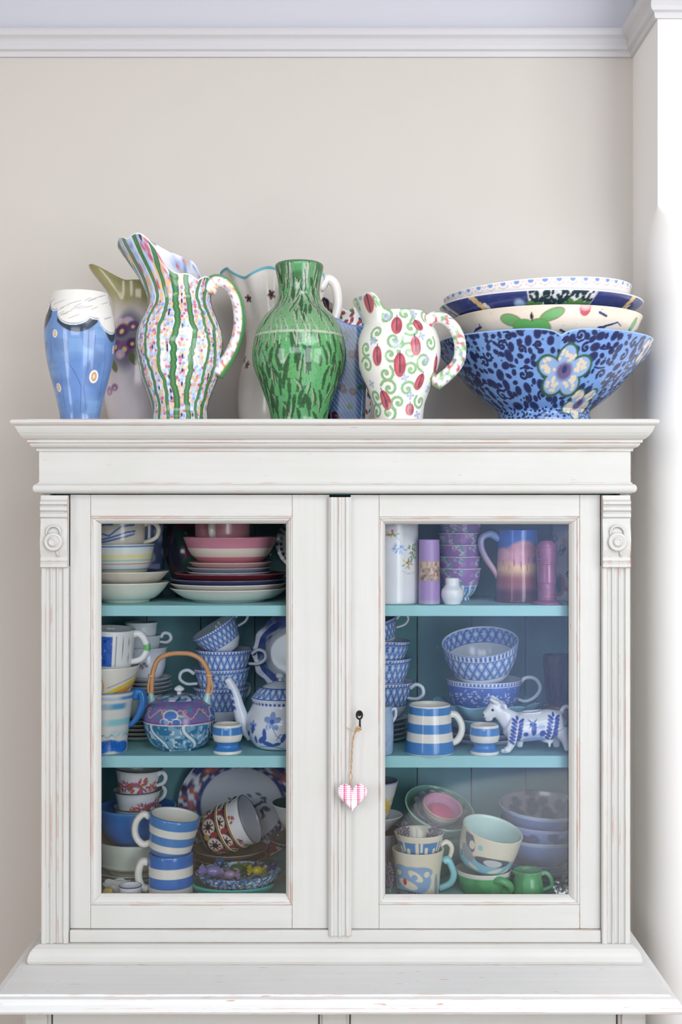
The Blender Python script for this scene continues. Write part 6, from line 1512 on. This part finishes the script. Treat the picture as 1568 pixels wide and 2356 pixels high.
# green bowls, glass dish and candle
yy = .215; k_ = sc(yy); b_ = spy(SH3, yy)
GR = (112, 156, 132)
pot('bowl', 'deep sage green bowl under the tilted green bowl', 'bowl', 992, yy, [(b_, 40), (b_, 42), (b_-8, 48), (b_-50, 72), (b_-90, 80)], GR, None, 64, 34, .004, (104, 146, 124), z=SH3)
z2_ = SH3+78/k_; b_ = spy(z2_, yy)
gb = pot('bowl', 'tilted sage green bowl holding glass and pink candle', 'bowl', 996, yy-.01, [(b_, 40), (b_, 42), (b_-8, 50), (b_-34, 72), (b_-54, 80), (b_-60, 82)], GR, lambda p: p.band(p.z[-1]-.004, 1, (170, 206, 184), .002), 72, 34, .004, (100, 140, 120), z=z2_+.022, tilt=(.40, .24))
ctr = gb.matrix_basis @ Vector((0, 0, 0)); R_ = gb.rotation_euler.to_matrix()
def on_green(dx, dy, dz): return gb.location+R_ @ Vector((dx, dy, dz))
o = pot('glass_dish', 'clear glass dish with frilled edge inside the tilted green bowl', 'dish', 0, yy, [(40, 34), (40, 36), (34, 44), (14, 58), (0, 64)], (220, 226, 232), None, 90, 30, .0025, z=0, deform=wavyrim(14, .002), mat=clear_glass('frilled_glass', (232, 238, 242), 1.6, .05, body=.22, bodycol=(220, 226, 234)))
o.location = on_green(0.004, 0, 17/k_); o.rotation_euler = (.42, .26, 0)
o = pot('candle_dish', 'shallow cream glass cup with gold rim round the candle', 'candle holder', 0, yy, [(34, 28), (34, 30), (28, 36), (10, 45), (0, 47)], (222, 208, 196), lambda p: p.band(p.z[-1]-.004, 1, (196, 160, 140), .001), 60, 34, .0045, (206, 140, 176), z=0)
o.location = on_green(.004, -.002, 34/k_); o.rotation_euler = (.42, .26, 0)
o = pot('candle', 'bright pink candle inside the gold rimmed cup', 'candle', 0, yy, [(20, 22), (20, 24), (10, 27), (4, 23), (0, 6)], (226, 84, 128), None, 40, 20, None, z=0, mat=M_MATT)
o.location = on_green(.004, -.002, 41/k_); o.rotation_euler = (.42, .26, 0)
# spongeware bowls
yy = .19; k_ = sc(yy); g_ = 'sponged bowls at the right of the bottom shelf'
z2_ = pile(1222, yy, SH3, [('dark blue plate lowest at the right of the bottom shelf', 104, 20, 12, (60, 84, 130), (46, 66, 110), (86, 116, 160), 12, 'plate', .6), ('dark blue plate with tan edge, middle of three', 104, 22, 12, (66, 92, 140), (46, 66, 110), (196, 176, 160), 10, 'plate', .6), ('dark blue plate speckled green, uppermost of three', 104, 24, 12, (58, 88, 140), (44, 66, 110), (80, 130, 160), 12, 'plate', .6)], g_)
def paint_sponge(p):
    r = random.Random(44)
    for k in range(44): p.ell(r.uniform(-3.14, 3.14), p.z[-1]*r.uniform(.25, .85), .011, .010, (70, 76, 128), r.uniform(0, 3), .4)
    p.band(p.z[-1]-.005, 1, (160, 172, 212), .001)
def sponge_in(p):
    r = random.Random(45)
    for k in range(46): p.ell(r.uniform(-3.14, 3.14), p.z.max()*r.uniform(.15, .95), .012, .009, r.choice([(92, 92, 112), (104, 104, 126), (84, 86, 116)]), r.uniform(0, 3), .5)
SPB = [(64, 42), (64, 44), (59, 54), (40, 80), (18, 95), (0, 102)]
def spb(label, cx, z, paint, base, inner, tilt, inp=None):
    b2 = spy(z, yy); return pot('bowl', label, 'bowl', cx, yy, [(b2-64+p_, r_) for p_, r_ in SPB], base, paint, 130, 50, .004, inner, z=z, tilt=tilt, inpaint=inp, inrows=40, group=g_)
spb('plain blue bowl at the bottom of the sponged bowls', 1250, z2_, lambda p: p.band(p.z[-1]-.006, 1, (176, 188, 214), .001), (116, 132, 184), (126, 140, 186), (.02, 0))
spb('blue bowl with sponged dark spots, middle of three', 1246, z2_+33/k_, paint_sponge, (130, 152, 206), (126, 140, 186), (.05, .03))
spb('sponged bowl with grey spots inside, top of three', 1246, z2_+67/k_, lambda p: p.band(p.z[-1]-.006, 1, (176, 186, 216), .001), (104, 122, 180), (176, 170, 182), (.10, .03), sponge_in)
# abstract painted mug and cup with lavender
yy = .082; k_ = sc(yy); b_ = spy(SH3, yy)
CR = (232, 222, 196)
def paint_abs(p):
    PB = (140, 172, 206); e = p.ell
    for x, y_, a_, b, c, ro in ((944, 2014, 46, 34, PB, 0), (922, 1996, 26, 18, PB, 0), (965, 1994, 28, 14, PB, 0), (942, 2053, 54, 16, (64, 62, 74), -.1), (952, 2002, 20, 9, CR, -.6), (934, 2022, 26, 9, CR, -.3), (950, 2005, 7, 7, PB, 0), (978, 1998, 7, 7, CR, 0), (929, 2017, 5, 8, (206, 50, 46), 0), (916, 1998, 9, 6, CR, .3), (966, 2050, 7, 8, (140, 196, 206), 0), (984, 2056, 10, 9, (80, 130, 190), 0), (925, 2046, 14, 5, (110, 112, 120), .2), (1000, 2030, 6, 30, (150, 170, 190), .1)): e(*p.px(x, y_), a_/p.k, b/p.k, c, ro, .12)
    for i in range(7): p.stroke([p.px(912+i*7, 2040), p.px(922+i*7, 2050)], .0009, (206, 200, 190))
pot('mug', 'cream mug with abstract blue and black shapes, turquoise handle', 'mug', 961, yy, [(b_, 44), (b_, 46), (b_-6, 48), (b_-50, 52), (b_-85, 57), (b_-103, 60)], CR, paint_abs, 170, 110, .004, (226, 214, 190), z=SH3,
    handle=[(1021, b_-73), (1028, b_-78), (1038, b_-62), (1043, b_-42), (1036, b_-24), (1011, b_-11)], hr=[9, 8, 8, 8, 7], hcol=(136, 200, 206))
z2_ = SH3+73/k_; b2 = spy(z2_, yy)
def paint_drip(p):
    H = p.z[-1]; p.band(H*.40, H*.80, (66, 128, 184), .0008)
    for i in range(15):
        t0 = -3.1+i*.42; z1 = H*(.55 if i % 3 == 0 else .75 if i % 3 == 1 else .6); p.stroke([(t0, H*.3), (t0, z1)], .0058, CR)
        if i % 2: p.stroke([(t0+.2, H*.82), (t0+.2, H*.5)], .004, CR)
    p.band(H*.05, H*.30, (52, 96, 150), .0006, .0)
pot('cup', 'cream cup with blue comb pattern standing in the abstract mug', 'cup', 964, yy, [(b2, 36), (b2, 38), (b2-30, 47), (b2-48, 52), (b2-68, 58)], CR, paint_drip, 130, 70, .003, (222, 212, 190), z=z2_, handle=[(1016, 1944), (1030, 1938), (1040, 1952), (1037, 1976), (1022, 1990)][0:0] or [(1013, 1948, .012), (1028, 1942, .016), (1040, 1954, .018), (1038, 1972, .018), (1030, 1986, .016)], hr=[6, 6, 6, 5])
M_STEM = plain('dried_stem', (150, 140, 120), .8); M_BUD = plain('dried_lavender', (128, 116, 146), .8, nscale=300, namp=.4)
def lavender(label, base, tip, seed, n=34, R=.006, head=.45):
    root = empty('lavender_sprig', base); tag(root, label, 'dried flower', 'dried lavender sprigs'); v = Vector(tip)-Vector(base)
    meshobj('stem', tube('stem', [(0, 0, 0), tuple(v*.5+Vector((.002, 0, 0))), tuple(v)], [.0009, .0008, .0006], 6, 10), root, mat=M_STEM)
    r = random.Random(seed); bm = bmesh.new()
    for i in range(n):
        f = 1-head*r.random(); a_ = r.uniform(0, 6.28); rad = R*(.4+.6*math.sin(math.pi*min(1, (1-f)/head*.9+.1)))
        c = v*f+Vector((math.cos(a_)*rad, math.sin(a_)*rad, r.uniform(-.001, .001)))
        m = Matrix.Translation(c) @ Matrix.Rotation(a_, 4, 'Z') @ Matrix.Rotation(.8, 4, 'Y') @ Matrix.Diagonal((.0017, .0017, .0034, 1))
        bmesh.ops.create_icosphere(bm, subdivisions=1, radius=1, matrix=m)
    me = bpy.data.meshes.new('flower_head'); bm.to_mesh(me); bm.free(); me.shade_smooth()
    fh = meshobj('flower_head', me, root, mat=M_BUD); fh['kind'] = 'stuff'
P_ = lambda x, y_, d: tuple(W(x, y_, d))
lavender('dried lavender sprig standing tallest at the left of the mug', P_(948, 1966, .082), P_(928, 1888, .084), 1, 30, .005)
lavender('dried lavender sprig leaning out over the mug rim at left', P_(944, 1966, .075), P_(917, 1908, .075), 2, 44, .009, .6)
lavender('dried lavender sprig upright at the right inside the mug', P_(984, 1966, .085), P_(1000, 1900, .088), 3, 60, .010, .62)
lavender('dried lavender sprig leaning furthest right in the mug', P_(982, 1966, .07), P_(1014, 1912, .066), 4, 44, .008, .6)
lavender('dark dried lavender sprig lying low beside the mug', P_(898, 2064, .04), P_(888, 1985, .045), 5, 60, .009, .7)
# tilted cream cup on green cups
yy = .095; k_ = sc(yy); b_ = spy(SH3, yy)
GG = (74, 158, 96)
def streaky(p): p.mix(smooth(vnoise(p.P*np.array([1, 1, .4]), 90, 2), .4, .7)*.5, (112, 190, 124)); p.mix((1-smooth(p.noise(40, 5), .2, .4))*.4, (48, 116, 72))
pot('cup', 'green glazed cup with white rim under the tilted cream cup', 'cup', 1112, yy, [(b_, 46), (b_, 48), (b_-10, 54), (b_-40, 62), (b_-52, 64)], GG, lambda p: [streaky(p), p.band(p.z[-1]-.007, 1, (226, 222, 212), .002)], 80, 40, .0035, (200, 206, 196), z=SH3,
    handle=[(1128, b_-40, -.040), (1146, b_-42, -.052), (1162, b_-32, -.048), (1166, b_-18, -.040), (1154, b_-12, -.030)], hr=[8, 9, 9, 8], hcol=(96, 176, 112))
z2_ = SH3+54/k_; b2 = spy(z2_, yy)
def paint_cream(p):
    LBc = (136, 196, 216); e = p.ell
    p.band(p.z[-1]*.02, p.z[-1]*.36, LBc, .001)
    for x, y_, a_, b, c, ro in ((1060, b2-70, 14, 26, (70, 72, 84), .5), (1066, b2-64, 8, 10, CR, .2), (1060, b2-40, 24, 14, (150, 154, 160), -.5), (1052, b2-28, 6, 8, (60, 96, 150), 0), (1084, b2-66, 6, 7, (140, 200, 196), 0), (1120, b2-38, 46, 11, (70, 72, 80), .0), (1120, b2-36, 22, 9, (206, 206, 206), .0), (1130, b2-16, 18, 5, CR, .4), (1080, b2-14, 14, 4, CR, -.3), (1160, b2-30, 14, 8, LBc, .6), (1156, b2-14, 16, 5, CR, .6)): e(*p.px(x, y_), a_/p.k, b/p.k, c, ro, .15)
    p.band(p.z[-1]*.96, 1, CR)
o = pot('cup', 'tilted cream cup with pale turquoise inside and abstract bands', 'cup', 1112, yy, [(b2, 46), (b2, 50), (b2-8, 58), (b2-40, 66), (b2-90, 70)], CR, paint_cream, 170, 90, .0035, (196, 222, 216), z=z2_+.006, tilt=(.20, .22), rimcol=CR)
def paint_gj(p): streaky(p)
yy = .064; k_ = sc(yy); b_ = spy(SH3, yy)
pot('milk_jug', 'small green glazed jug with handle at right in front', 'jug', 1214, yy, [(b_, 30), (b_, 32), (b_-10, 35), (b_-30, 34), (b_-48, 31), (b_-60, 33)], GG, streaky, 72, 40, .003, (60, 140, 84), z=SH3, deform=spout(45/k_, 60/k_, -1.3, .4, .4, 6/k_, 2/k_),
    handle=[(1242, b_-50), (1254, b_-54), (1266, b_-42), (1268, b_-24), (1246, b_-14)], hr=[5, 5, 5, 4], hcol=(90, 170, 108))

# ------------------------------------------------------------------ key, string and heart on the right-hand door
key = empty('key', W(826, 1642, -.004)); tag(key, 'small dark iron key hanging in the door lock', 'key')
meshobj('shank', tube('shank', [(0, .002, 0), (0, -.008, 0), (0, -.013, 0)], [.0022, .0022, .0024], 12, 10), key, mat=M_IRON)
ring = [(.0048*math.sin(a_), -.015, -.000+.0068*math.cos(a_)) for a_ in np.linspace(0, 2*math.pi, 15)]
meshobj('bow', tube('bow', ring, .0017, 10, 48, up=(0, 1, 0)), key, mat=M_IRON)
meshobj('tail', tube('tail', [(.001, -.015, -.006), (.0008, -.016, -.016), (.0012, -.0155, -.026)], [.0016, .0017, .0022], 10, 16), key, mat=M_IRON)
M_TWINE = plain('natural_twine', (206, 168, 128), .8, nscale=900, namp=.4)
tw = empty('string', W(823, 1672, -.02)); tag(tw, 'twisted natural twine tied to key and holding the heart', 'string')
o0 = W(823, 1672, -.02)
def strand(name, pts, r=.0011): meshobj(name, tube(name, [tuple(W(x, y_, d)-o0) for x, y_, d in pts], r, 8, 60), tw, mat=M_TWINE)
main = [(824, 1676, -.020), (816, 1686, -.019), (811, 1705, -.018), (809, 1730, -.018), (808, 1755, -.018), (806, 1785, -.019), (805, 1806, -.021)]
P0 = catmull([tuple(W(*q)-o0) for q in main], 80)
for ph in (0, math.pi):
    t_ = np.linspace(0, 26, 80); sp_ = np.linspace(1, 1, 80); q_ = P0+.0011*np.stack([np.cos(t_+ph), np.sin(t_+ph), 0*t_], 1)
    q_[52:, 0] += (np.linspace(0, .0030, 28))*(1 if ph else -.6)
    meshobj('strand', tube('strand', q_.tolist(), .0009, 7, 110), tw, mat=M_TWINE)
strand('knot', [(817, 1678, -.021), (823, 1672, -.023), (828, 1676, -.021), (824, 1682, -.020), (819, 1677, -.019)], .0015)
strand('loose_end', [(822, 1678, -.020), (812, 1682, -.019), (804, 1678, -.018), (797, 1674, -.019)], .0007)
# stuffed gingham heart
yh = -.027; kh_ = sc(yh); hc = W(810, 1836, yh)
nth, nr = 120, 16; pts = []
def heart(t):
    x = 16*math.sin(t)**3; y_ = 13*math.cos(t)-5*math.cos(2*t)-2*math.cos(3*t)-math.cos(4*t); return x/16*34.5/kh_, (y_+2.4)/14.4*33/kh_
out = np.array([heart(t) for t in np.linspace(0, 2*math.pi, nth, endpoint=False)])
v, f = [], []
for side in (-1, 1):
    base_i = len(v)
    for i in range(nr+1):
        s_ = i/nr
        for j in range(nth):
            x, z_ = out[j]*s_; th_ = math.sqrt(max(0, 1-s_**2.4))*.0105
            v.append((x, side*th_, z_))
    for i in range(nr):
        for j in range(nth):
            a_, b, c, d = base_i+i*nth+j, base_i+i*nth+(j+1) % nth, base_i+(i+1)*nth+(j+1) % nth, base_i+(i+1)*nth+j
            f.append((a_, b, c, d) if side < 0 else (d, c, b, a_))
va = np.array(v); X1, Z1 = va[:, 0]*kh_, va[:, 2]*kh_
chk = np.empty((len(va), 3)); chk[:] = lin((240, 232, 236))
M_HEART, nt, b, outn = newmat('gingham')
tc = nd(nt, 'ShaderNodeTexCoord'); sx = nd(nt, 'ShaderNodeSeparateXYZ'); nt.links.new(tc.outputs['Object'], sx.inputs[0])
def lines(sock, period, width, off):
    a_ = math_(nt, 'FRACT', math_(nt, 'ADD', math_(nt, 'DIVIDE', sock, period), off), 0); return math_(nt, 'LESS_THAN', a_, width)
vx = lines(sx.outputs[0], .0118, .17, .30); vx2 = lines(sx.outputs[0], .0236, .20, .62)
hz = math_(nt, 'MULTIPLY', lines(sx.outputs[2], .0033, .34, .2), math_(nt, 'GREATER_THAN', sx.outputs[2], -.0035))
hz2 = lines(sx.outputs[2], .0165, .05, .1)
fac = math_(nt, 'MINIMUM', math_(nt, 'ADD', math_(nt, 'ADD', math_(nt, 'MULTIPLY', vx, .6), math_(nt, 'MULTIPLY', vx2, .5)), math_(nt, 'ADD', math_(nt, 'MULTIPLY', hz, .65), math_(nt, 'MULTIPLY', hz2, .3))), .95)
nt.links.new(mixc(nt, fac, rgb((240, 234, 238)), rgb((190, 56, 112))), b.inputs['Base Color']); b.inputs['Roughness'].default_value = .85
wv = noise(nt, tc.outputs['Object'], 700, 2); bump(nt, b, wv, .2, .0005)
hm_ = pydata('fabric_heart', v, f, True)
ho = meshobj('fabric_heart', hm_, None, hc, mat=M_HEART); tag(ho, 'pink and white checked fabric heart hanging from the key string', 'ornament')
